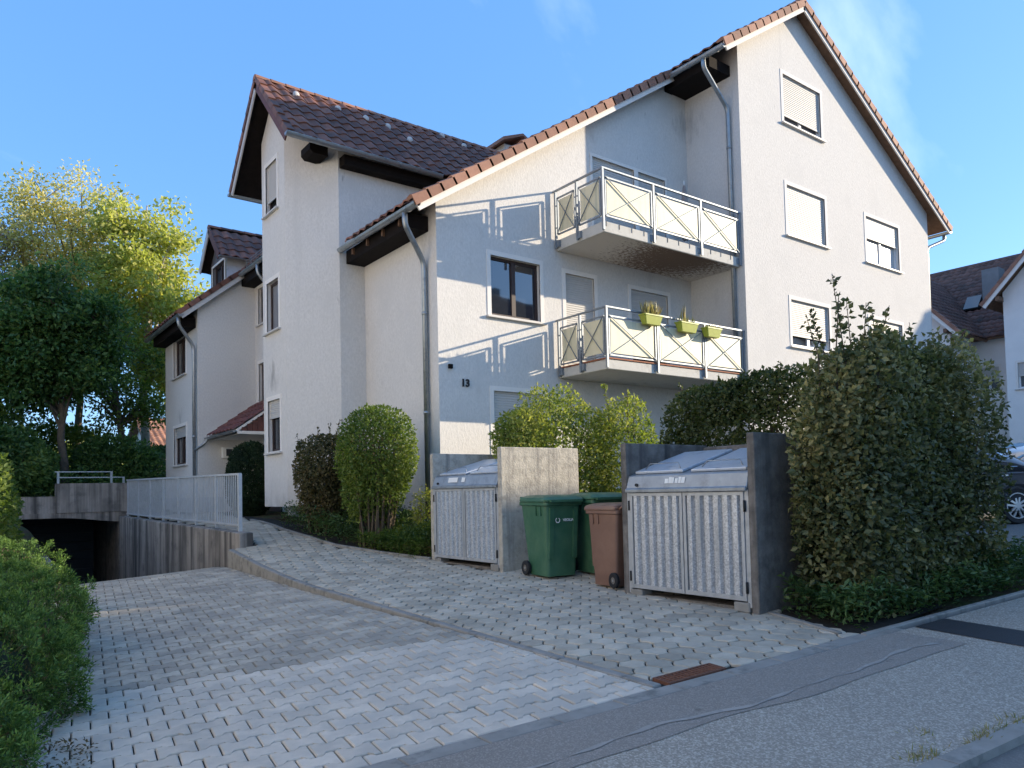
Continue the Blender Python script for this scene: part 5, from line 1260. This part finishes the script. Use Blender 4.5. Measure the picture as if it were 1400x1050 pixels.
M['lf_lime'] = leafmat('leaf_lime', [(0, (.11, .155, .03)), (.5, (.21, .25, .05)), (1, (.40, .39, .11))], .45)
M['lf_bush'] = leafmat('leaf_bush', [(0, (.06, .105, .02)), (.6, (.13, .185, .035)), (1, (.23, .27, .06))], .42)
M['lf_brown'] = leafmat('leaf_brownish', [(0, (.05, .055, .02)), (.6, (.085, .08, .03)), (1, (.13, .10, .045))], .3)
M['lf_conif'] = leafmat('needle', [(0, (.025, .055, .014)), (.5, (.085, .165, .032)), (1, (.24, .35, .08))], .25, .6)
M['lf_conifd'] = leafmat('needle_dark', [(0, (.012, .028, .010)), (.6, (.025, .050, .016)), (1, (.05, .08, .025))], .2, .6)
M['lf_cover'] = leafmat('leaf_ground_cover', [(0, (.038, .078, .026)), (.6, (.075, .13, .042)), (1, (.14, .20, .07))], .3)
M['lf_dry'] = leafmat('leaf_dry', [(0, (.10, .075, .04)), (.5, (.15, .11, .055)), (1, (.11, .12, .05))], .2)
def unit(n):
    d = rng.normal(size=(n, 3)); return d/np.linalg.norm(d, axis=1, keepdims=True)
def lump(d, a, f, seed):
    r = np.random.default_rng(seed); s_ = np.zeros(len(d))
    for k in range(6):
        v = r.normal(size=3)*f*(1+.5*k); s_ += np.sin(d@v + r.uniform(0, 6.28))/(1+.5*k)
    return 1+a*s_/2.2
def blob(n, c, r, e=2.0, shell=.35, lu=.10, lf=3.0, seed=1, zmin=-9):
    """leaf positions in the outer layer of a lumpy (super)ellipsoid, with outward directions"""
    d = unit(n*2); q = d/(np.abs(d)**e).sum(1, keepdims=True)**(1/e)
    k = (1-shell*rng.random(len(d))**1.6)*lump(d, lu, lf, seed)
    P = np.array(c)+q*np.array(r)*k[:, None]; keep = P[:, 2] > zmin; P = P[keep][:n]; N_ = (q/np.array(r))[keep][:n]
    return P, N_/np.linalg.norm(N_, axis=1, keepdims=True)
def leaf_dirs(N_, up=.35, spread=.8):
    D = N_*.8+rng.normal(size=N_.shape)*spread; D[:, 2] += up*.3; nn = N_+rng.normal(size=N_.shape)*.45; nn[:, 2] += up; return D, nn
def shade_val(P, seed, f=2.2):
    return np.clip(.5+.42*(lump(P, 1.0, f, seed)-1)+rng.normal(0, .22, len(P)), 0, 1)
def stems(parent, base, tips, r0=.02, mt='twig', n=5):
    b = MB()
    for t in tips:
        p = Vector(base)+Vector((random.uniform(-.1, .1), random.uniform(-.1, .1), 0)); q = Vector(t); m1 = p.lerp(q, .5)+Vector((random.uniform(-.1, .1), random.uniform(-.1, .1), .05)); b.tube([p, m1, q], [r0, r0*.7, r0*.3], n, False)
    return b.build('stems', mt, parent, True)
def bush(name, label, cat, lobes, mt, n, ln, wd, seed, base, group=None, shoots=(), zmin=-1.3, stem_n=14, stem_r=.022, shell=.42):
    """lobes: (centre, radii, exponent, share)"""
    o = wthing(name, label, cat, base, group)
    Ps, Ns = [], []
    for i, (c, r, e, sh, lu) in enumerate(lobes):
        P, N_ = blob(int(n*sh), c, r, e, shell, lu, 3.2, seed+i, zmin); Ps.append(P); Ns.append(N_)
    tips = []
    for i, (p0, h, k) in enumerate(shoots):                   # shoots standing out of the outline
        t = rng.random(k); x = np.array(p0)+np.stack([.10*t*math.sin(i*2.1), .1*t*math.cos(i*1.7), h*t], 1)+rng.normal(0, .012, (k, 3)); Ps.append(x); a = rng.uniform(0, 6.28, k); Ns.append(np.stack([np.cos(a), np.sin(a), np.full(k, .45)], 1))
    P = np.concatenate(Ps); N_ = np.concatenate(Ns); D, nn = leaf_dirs(N_)
    sz = rng.uniform(.5, 1.45, len(P))
    link('foliage', leaf_mesh('foliage', P, D, nn, ln*sz, wd*sz, mt, shade_val(P, seed)), o)
    tt = []
    for (c, r, e, sh, lu) in lobes:
        for k in range(max(3, int(stem_n*sh))):
            d = Vector(unit(1)[0]); d.z = abs(d.z)*.8+.1; tt.append(Vector(c)+Vector((d.x*r[0]*.75, d.y*r[1]*.75, d.z*r[2]*.75)))
    sb = MB()
    for t_ in tt:
        b0 = Vector((base[0]+(t_.x-base[0])*.45+random.uniform(-.1, .1), base[1]+(t_.y-base[1])*.45+random.uniform(-.1, .1), base[2]-.05)); m1 = b0.lerp(t_, .5)+Vector((random.uniform(-.08, .08), random.uniform(-.08, .08), .05)); sb.tube([b0, m1, t_], [stem_r, stem_r*.7, stem_r*.3], 5, False)
    for i, (p0, h, k) in enumerate(shoots): sb.tube([Vector(p0)-Vector((0, 0, .4)), Vector(p0), Vector(p0)+Vector((.10*math.sin(i*2.1), .1*math.cos(i*1.7), h))], [.009, .007, .003], 4, False)
    sb.build('stems', 'twig', o, True)
    return o
zg = lambda x, y: zpath(x, y)
# tall hornbeam hedge by the pavement
shoots = [((x, y, 1.15+random.uniform(-.1, .15)), h, int(70*h)) for x, y, h in ((6.98, 3.8, .85), (7.12, 3.7, .6), (6.82, 3.8, .5), (7.3, 3.9, .62), (7.42, 3.7, .55), (7.6, 3.8, .5), (7.9, 3.8, .38), (8.2, 3.7, .42), (6.68, 3.9, .36), (8.6, 3.8, .3), (7.75, 3.9, .45), (6.9, 3.95, .5), (8.8, 3.7, .25), (7.2, 3.6, .45))]
bush('tall_hedge', 'tall dark hornbeam hedge with stray shoots beside the weathered bin shelter', 'hedge', [((7.78, 3.80, .08), (1.28, .42, 1.34), 4.0, .78, .15), ((6.85, 3.75, -.5), (.5, .42, .7), 3, .05, .16), ((8.85, 3.66, .12), (.55, .45, 1.36), 3.4, .17, .16)], 'lf_horn', 56000, .058, .038, 11, (7.7, 3.8, zg(7.7, 3.8)), shoots=shoots, stem_n=46)
bush('clipped_hedge', 'long clipped hedge running behind the weathered bin shelter', 'hedge', [((8.1, 5.75, .08), (.34, 1.28, 1.26), 5, 1, .06)], 'lf_hedge', 40000, .055, .034, 12, (8.1, 5.75, zg(8.1, 5.7)), shoots=[((8.1, 6.7, 1.2), .2, 22), ((8.1, 6.2, 1.2), .22, 22), ((8.0, 5.2, 1.2), .25, 22), ((8.1, 5.7, 1.22), .2, 20)], stem_n=30)
bush('sunlit_bush', 'broad sunlit yellow-green bush behind the pale bin shelter', 'bush', [((8.35, 9.75, .15), (1.08, .85, 1.5), 2.6, .8, .12), ((7.55, 9.6, .75), (.5, .5, .55), 2.2, .2, .12)], 'lf_lime', 26000, .06, .032, 13, (8.4, 9.7, zg(8.4, 9.7)), shoots=[((8.6, 9.6, 1.5), .2, 18), ((8.2, 9.7, 1.5), .18, 18)], stem_n=26)
bush('sunlit_bush', 'smaller sunlit bush with a tall leafy shoot between hedge and broad bush', 'bush', [((9.35, 9.15, .05), (.72, .65, 1.45), 2.4, 1, .13)], 'lf_lime', 13000, .06, .034, 14, (9.35, 9.15, zg(9.3, 9.1)), shoots=[((9.1, 9.2, 1.3), .5, 50), ((9.5, 9.0, 1.25), .25, 24), ((9.25, 8.9, 1.3), .3, 30)])
bush('round_bush', 'round-topped green bush clipped to a dome beside the house downpipe', 'bush', [((6.12, 12.0, .72), (.66, .74, .82), 2.3, .66, .06), ((6.12, 12.1, .15), (.58, .64, .62), 2.2, .28, .12), ((6.1, 12.2, -.3), (.4, .45, .4), 2, .06, .2)], 'lf_bush', 21000, .056, .03, 15, (6.12, 12.05, zg(6.1, 12)), zmin=-.5, stem_n=60, stem_r=.026)
bush('round_bush', 'brownish clipped bush with stray twigs in front of the stair tower', 'bush', [((5.98, 13.85, .50), (.60, .66, .66), 2.6, .66, .07), ((5.98, 13.85, -.02), (.50, .55, .55), 2.2, .34, .14)], 'lf_brown', 17000, .055, .03, 16, (5.98, 14.15, zg(6, 14.1)), zmin=-.45, shoots=[((5.9, 14.0, 1.0), .32, 26), ((6.15, 13.8, 1.1), .36, 30), ((5.65, 14.4, .9), .28, 20), ((6.2, 14.2, 1.1), .3, 24)], stem_n=50, stem_r=.024)
bush('topiary_conifer', 'dark egg-shaped clipped conifer beside the entrance', 'shrub', [((6.3, 19.35, .42), (.60, .60, .95), 2.3, 1, .04)], 'lf_conifd', 30000, .06, .022, 17, (6.3, 19.35, zg(6.3, 19.3)), zmin=-.5, stem_n=8, stem_r=.04)
bush('small_shrub', 'small pale green shrub at the foot of the house downpipe', 'shrub', [((6.85, 11.45, -.35), (.32, .32, .42), 2, 1, .15)], 'lf_lime', 1300, .06, .022, 18, (6.85, 11.45, zg(6.9, 11.4)), stem_n=12, stem_r=.008)
bush('court_bush', 'green rounded bush behind the parked cars', 'bush', [((20.6, 10.2, .75), (2.2, 1.2, 1.6), 2.4, 1, .12)], 'lf_lime', 14000, .12, .07, 19, (20.6, 10.2, G(20.6, 10.2)))
bush('court_bush', 'green bush next to the house wing behind the parked cars', 'bush', [((16.6, 9.3, .2), (1.6, .7, 1.2), 2.6, 1, .12)], 'lf_bush', 9000, .10, .06, 20, (16.6, 9.3, G(16.6, 9.3)))
# juniper mounds along the driveway
def needles(o, P, N_, mt, ln=.055, wd=.012, seed=3):
    D = N_*1.0+rng.normal(size=N_.shape)*.55; D[:, 2] += .35; link('foliage', leaf_mesh('foliage', P, D, N_+rng.normal(size=N_.shape)*.6, ln*rng.uniform(.6, 1.3, len(P)), wd, mt, shade_val(P, seed, 5.0)), o)
jl = ['low green juniper mound at the street end of the driveway bed', 'low juniper mound with brown patches halfway along the driveway', 'low juniper mound next to the garage ramp', 'juniper mound at the very corner of the driveway bed by the pavement']
for k, (c, r, n) in enumerate((((-.22, 6.35, -1.24), (.98, .95, .62), 26000), ((.05, 8.3, -1.18), (1.02, 1.2, .64), 24000), ((.2, 10.5, -1.08), (.95, 1.25, .64), 18000), ((-.55, 5.0, -1.36), (.95, .7, .46), 16000))):
    o = wthing('juniper', jl[k], 'shrub', (c[0], c[1], G(c[0], c[1])), group='junipers along the driveway')
    T, TN = blob(int(n*.055), c, r, 2.6, .16, .16, 7.5, 30+k, -1.6); per = 42
    T = np.repeat(T, per, 0); TN = np.repeat(TN, per, 0); D = TN*.75+rng.normal(size=T.shape)*.62; D[:, 2] += .45; D /= np.linalg.norm(D, axis=1, keepdims=True)
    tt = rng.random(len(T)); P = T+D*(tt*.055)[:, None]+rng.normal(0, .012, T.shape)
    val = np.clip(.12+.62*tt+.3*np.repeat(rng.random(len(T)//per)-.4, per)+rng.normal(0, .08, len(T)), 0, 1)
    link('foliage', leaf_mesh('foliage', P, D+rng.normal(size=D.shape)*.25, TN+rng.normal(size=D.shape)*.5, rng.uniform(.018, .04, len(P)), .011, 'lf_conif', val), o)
    P, N_ = blob(2600, c, (r[0]*1.0, r[1]*1.0, r[2]*.8), 2.4, .3, .1, 4, 33+k, -1.6); needles(o, P, N_, 'lf_dry', .05, .012, 50)
    b = MB()
    for j in range(24):
        d = Vector(unit(1)[0]); d.z = abs(d.z)*.6; b.tube([(c[0], c[1], G(c[0], c[1])), Vector(c)+Vector((d.x*r[0]*.45, d.y*r[1]*.45, 0)), Vector(c)+Vector((d.x*r[0]*.85, d.y*r[1]*.85, d.z*r[2]*.8))], [.025, .018, .006], 5, False)
    b.build('stems', 'twig', o)
    # solid dark core, inner shade put into its colour; keeps mound from looking hollow
    b = MB(); b.sphere((c[0], c[1], c[2]-.05), (r[0]*.78, r[1]*.78, r[2]*.74), 14, 8); b.build('shade_core', 'lf_conifd', o, True)
bush('ramp_hedge', 'leafy hedge with orange berries beside the garage ramp', 'hedge', [((.15, 17.2, -.1), (.9, 3.6, 1.05), 3.2, 1, .08)], 'lf_bush', 16000, .08, .045, 24, (.15, 17.2, -.8), zmin=-1.2)
# low planting in the beds (nobody could count it)
def cover(name, label, pts, n, h, mt, ln, wd, seed, zf=zpath):
    xy = []
    lo = np.min(pts, 0); hi = np.max(pts, 0)
    while len(xy) < n:
        p = rng.uniform(lo, hi)
        if inside([tuple(q) for q in pts], p[0], p[1]): xy.append(p)
    xy = np.array(xy); hh = h*(.45+.55*np.clip(lump(np.c_[xy, np.zeros(n)], .9, 2.5, seed), 0, 2))*rng.random(n)**.6
    P = np.c_[xy, [zf(x, y)-.02 for x, y in xy]+hh]; D = rng.normal(size=(n, 3)); D[:, 2] = np.abs(D[:, 2])*.6; Nn = rng.normal(size=(n, 3))*.4; Nn[:, 2] += 1
    o = link(name, leaf_mesh(name, P, D, Nn, ln*rng.uniform(.6, 1.3, n), wd*rng.uniform(.7, 1.2, n), mt, shade_val(P, seed, 3)), None, 'stuff', label, 'plants'); return o
cover('ground_cover', 'low evergreen planting in the bed along the house wall', [(6.2, 10.45), (7.3, 10.6), (7.3, 14.8), (5.5, 15.2), (5.45, 13.0)], 9000, .42, 'lf_cover', .075, .03, 61)
cover('ground_cover', 'bright green creeping plants between path and pale bin shelter', [(6.05, 10.5), (7.0, 10.5), (6.6, 12.2), (5.68, 12.0)], 4500, .36, 'lf_bush', .08, .022, 62)
cover('ground_cover', 'dark ferny creeping plants at the foot of the tall hedge', [(6.08, 3.36), (6.36, 4.2), (9.9, 4.2), (9.9, 2.95)], 12000, .34, 'lf_cover', .075, .028, 63, G)
cover('ground_cover', 'dark leafy plants under the trees above the garage', [(-2, 24.9), (4.2, 24.9), (5.5, 27), (5.5, 31), (-2, 31)], 9000, .8, 'lf_dark', .12, .07, 64, lambda x, y: zground(x, y))
cover('fallen_leaves', 'dry litter at the edge of the juniper bed', [(-.4, 4.25), (.5, 4.15), (.75, 5.2), (.3, 5.8), (-.4, 5.6)], 1600, .03, 'lf_dry', .03, .014, 65, lambda x, y: zdrive(x, y)+.02)
cover('lawn', 'grass strip between hedge and house', [(8.9, 5.2), (10.1, 4.9), (10.1, 9.2), (14, 10.2), (9.6, 10.2)], 9000, .12, 'lf_cover', .09, .012, 66, G)
# weeds at the kerb
for k, (u, v) in enumerate(((1262, 1030), (1352, 1003), (1392, 985), (1258, 1002))):
    d = ray(u, v); t = (-1.6525)/(d[2]-.05*d[0]-.025*d[1]); p = d*t; n = (170, 190, 120, 50)[k]
    lab = ['grass tuft in the kerb gap beside the bent dry stalk', 'widest grass tuft growing in the kerb gap', 'grass tuft at the kerb farthest up the road', 'tiny weed sprouting from the pavement asphalt'][k]
    P = np.c_[p[0]+np.clip(rng.normal(0, 1, n), -2, 2)*(.09, .10, .08, .03)[k], p[1]+np.clip(rng.normal(0, .03, n), -.06, .06), np.full(n, p[2]-.03)]; D = rng.normal(size=(n, 3))*.7; D[:, 2] = np.abs(D[:, 2])+.35
    o = link('weed_tuft', leaf_mesh('weed_tuft', P, D, rng.normal(size=(n, 3)), rng.uniform(.03, .085, n), .007, 'grassdry'), None, None, lab, 'weed', 'weeds along the kerb')

# ------------------------------------------------------------------ trees
def tree(name, label, base, h, crown, leaf, n_clump, per, csz, ln, wd, bark='bark', r0=.16, lean=(0, 0), seed=1, split=.35, sparse=1.0):
    """crown: list of ellipsoids (centre, radii, share)"""
    rs = np.random.default_rng(seed); rr = random.Random(seed)
    o = wthing(name, label, 'tree', base)
    B = Vector(base); top = Vector((B.x+lean[0], B.y+lean[1], B.z+h))
    tp = [B+(top-B)*t+Vector((rr.uniform(-.12, .12), rr.uniform(-.12, .12), 0))*(1 if 0 < t < 1 else 0)*min(1, h/8) for t in np.linspace(0, 1, 8)]; tp[0] = B-Vector((0, 0, .2))
    b = MB(); b.tube(tp, [r0*1.25]+[r0*(1-.85*t) for t in np.linspace(0, 1, 8)[1:]], 10)
    cl = []
    for c, r, sh in crown:
        n = int(n_clump*sh); d = rs.normal(size=(n, 3)); d /= np.linalg.norm(d, axis=1, keepdims=True)
        k = rs.random(n)**.45*lump(d, .16, 2.6, seed+3); cl.append(np.array(c)+d*np.array(r)*k[:, None])
    cl = np.concatenate(cl)
    # limbs reach towards groups of clumps
    limbs = []
    for i in rs.choice(len(cl), min(len(cl), 26), replace=False):
        q = Vector(cl[i]); t = min(.92, max(split, (q.z-B.z)/h*.62)); s0 = tp[0].lerp(top, t); m1 = s0.lerp(q, .5)+Vector((0, 0, .12*(q-s0).length)); rad = r0*(1-.8*t)*.55
        pts = [s0, s0.lerp(m1, .6), m1, m1.lerp(q, .6), q]; b.tube(pts, [rad, rad*.8, rad*.55, rad*.35, rad*.15], 6, False); limbs.append(pts)
    for i in range(len(cl)):                                  # twigs to every clump
        q = Vector(cl[i]); best = min((p for L_ in limbs for p in L_[1:4]), key=lambda p: (p-q).length_squared)
        if (best-q).length < 2.5: b.tube([best, best.lerp(q, .5)+Vector((0, 0, .08)), q], [.018, .013, .006], 4, False)
    b.build('trunk', bark, o, True)
    n = len(cl)*per; P = np.repeat(cl, per, 0)+rs.normal(size=(n, 3))*csz*np.array([1, 1, .62]); out = P-np.repeat(cl, per, 0); out /= np.maximum(np.linalg.norm(out, axis=1, keepdims=True), 1e-3)
    D = out*.6+rs.normal(size=(n, 3))*.7; D[:, 2] -= .15; nn = rs.normal(size=(n, 3))*.45+np.array([.5, -.25, .55]); sz = rs.uniform(.6, 1.25, n)
    cv = np.repeat(np.clip(rs.normal(.5, .2, len(cl)), 0, 1), per); val = np.clip(cv+rs.normal(0, .2, n), 0, 1)
    link('crown', leaf_mesh('crown', P, D, nn, ln*sz, wd*sz, leaf, val), o)
    return o
tree('broadleaf_tree', 'tall sunlit green tree with a pale forked trunk behind the rear house block', (6.3, 32.5, .6), 11.2, [((6.4, 32.5, 8.6), (2.5, 2.2, 3.7), .55), ((7.4, 32.3, 6.0), (1.9, 1.8, 2.6), .35)], 'lf_tree', 170, 150, .34, .20, .12, 'bark_lt', .2, (.2, 0), 101)
tree('broadleaf_tree', 'tall yellowing tree behind the dark tree', (4.4, 35, .6), 12.0, [((4.3, 35, 9.6), (2.7, 2.2, 4.0), .8), ((3.6, 34.6, 6.5), (1.8, 1.6, 2.0), .2)], 'lf_yellow', 170, 160, .36, .16, .09, 'bark', .17, (.1, 0), 102)
tree('broadleaf_tree', 'dark green tree in the shade beside the garage parapet', (2.95, 26.6, .3), 5.6, [((2.75, 26.7, 4.9), (1.75, 1.5, 2.0), .75), ((1.7, 26.9, 4.2), (1.3, 1.2, 1.5), .25)], 'lf_dark', 190, 190, .30, .17, .095, 'bark', .14, (-.15, 0), 103)
tree('broadleaf_tree', 'thin autumn tree with sparse pinkish leaves behind the dark tree', (1.6, 36, .6), 10.5, [((1.5, 36, 8.2), (1.7, 1.6, 4.2), 1)], 'lf_pink', 120, 90, .34, .15, .08, 'bark', .12, (0, 0), 104)
tree('broadleaf_tree', 'leaning dark-trunked tree in front of the red-roofed house', (5.35, 29.6, .5), 6.4, [((4.6, 29.9, 4.9), (1.8, 1.5, 1.6), .6), ((5.6, 29.8, 3.4), (1.2, 1.1, 1.2), .4)], 'lf_bush', 60, 100, .34, .16, .09, 'bark', .15, (-.9, 0), 105)
tree('broadleaf_tree', 'tree with mixed green leaves left of the garage ramp', (-.2, 33, .5), 8.0, [((0, 33, 5.2), (2.0, 1.8, 3.2), 1)], 'lf_dark', 120, 150, .36, .17, .1, 'bark', .14, (0, 0), 106)
bush('shrub', 'dark evergreen shrub above the garage parapet', 'shrub', [((4.6, 27.6, .95), (1.4, 1.1, 1.05), 2.4, .6, .18), ((6.1, 28.6, .8), (1.1, 1.0, 1.0), 2.2, .4, .18)], 'lf_dark', 17000, .13, .06, 71, (4.9, 27.8, .3), zmin=0)
bush('shrub', 'dark overhanging shrub left of the garage parapet', 'shrub', [((1.2, 26.0, .9), (1.5, 1.0, 1.2), 2.4, .6, .15), ((.4, 27.5, 1.6), (1.6, 1.2, 1.6), 2.2, .4, .15)], 'lf_dark', 16000, .13, .06, 72, (1.2, 26.2, .2), zmin=-.1)
bush('shrub', 'yellow-green shrub under the trees beyond the garage', 'shrub', [((3.4, 30.5, 1.5), (1.6, 1.2, 1.3), 2.2, 1, .2)], 'lf_bush', 8000, .14, .07, 73, (3.4, 30.5, .4), zmin=.2)
bush('shrub', 'olive shrub behind the overhanging shrub', 'shrub', [((.6, 30.0, 2.2), (1.5, 1.2, 2.2), 2.2, 1, .15)], 'lf_tree', 10000, .14, .07, 74, (.6, 30, .4), zmin=.2)
n = 26000
P = np.stack([rng.uniform(-45, 22, n), 62+rng.normal(0, 3, n), np.zeros(n)], 1); hgt = 2.2+1.2*np.sin(P[:, 0]*.31)+1.4*np.sin(P[:, 0]*.83+1); P[:, 2] = 0.3+hgt*rng.random(n)
D = rng.normal(size=(n, 3)); link('distant_wood', leaf_mesh('distant_wood', P, D, rng.normal(size=(n, 3)), .5, .3, 'lf_tree', shade_val(P, 5, .8)), None, 'stuff', 'far line of trees behind the garden', 'trees')
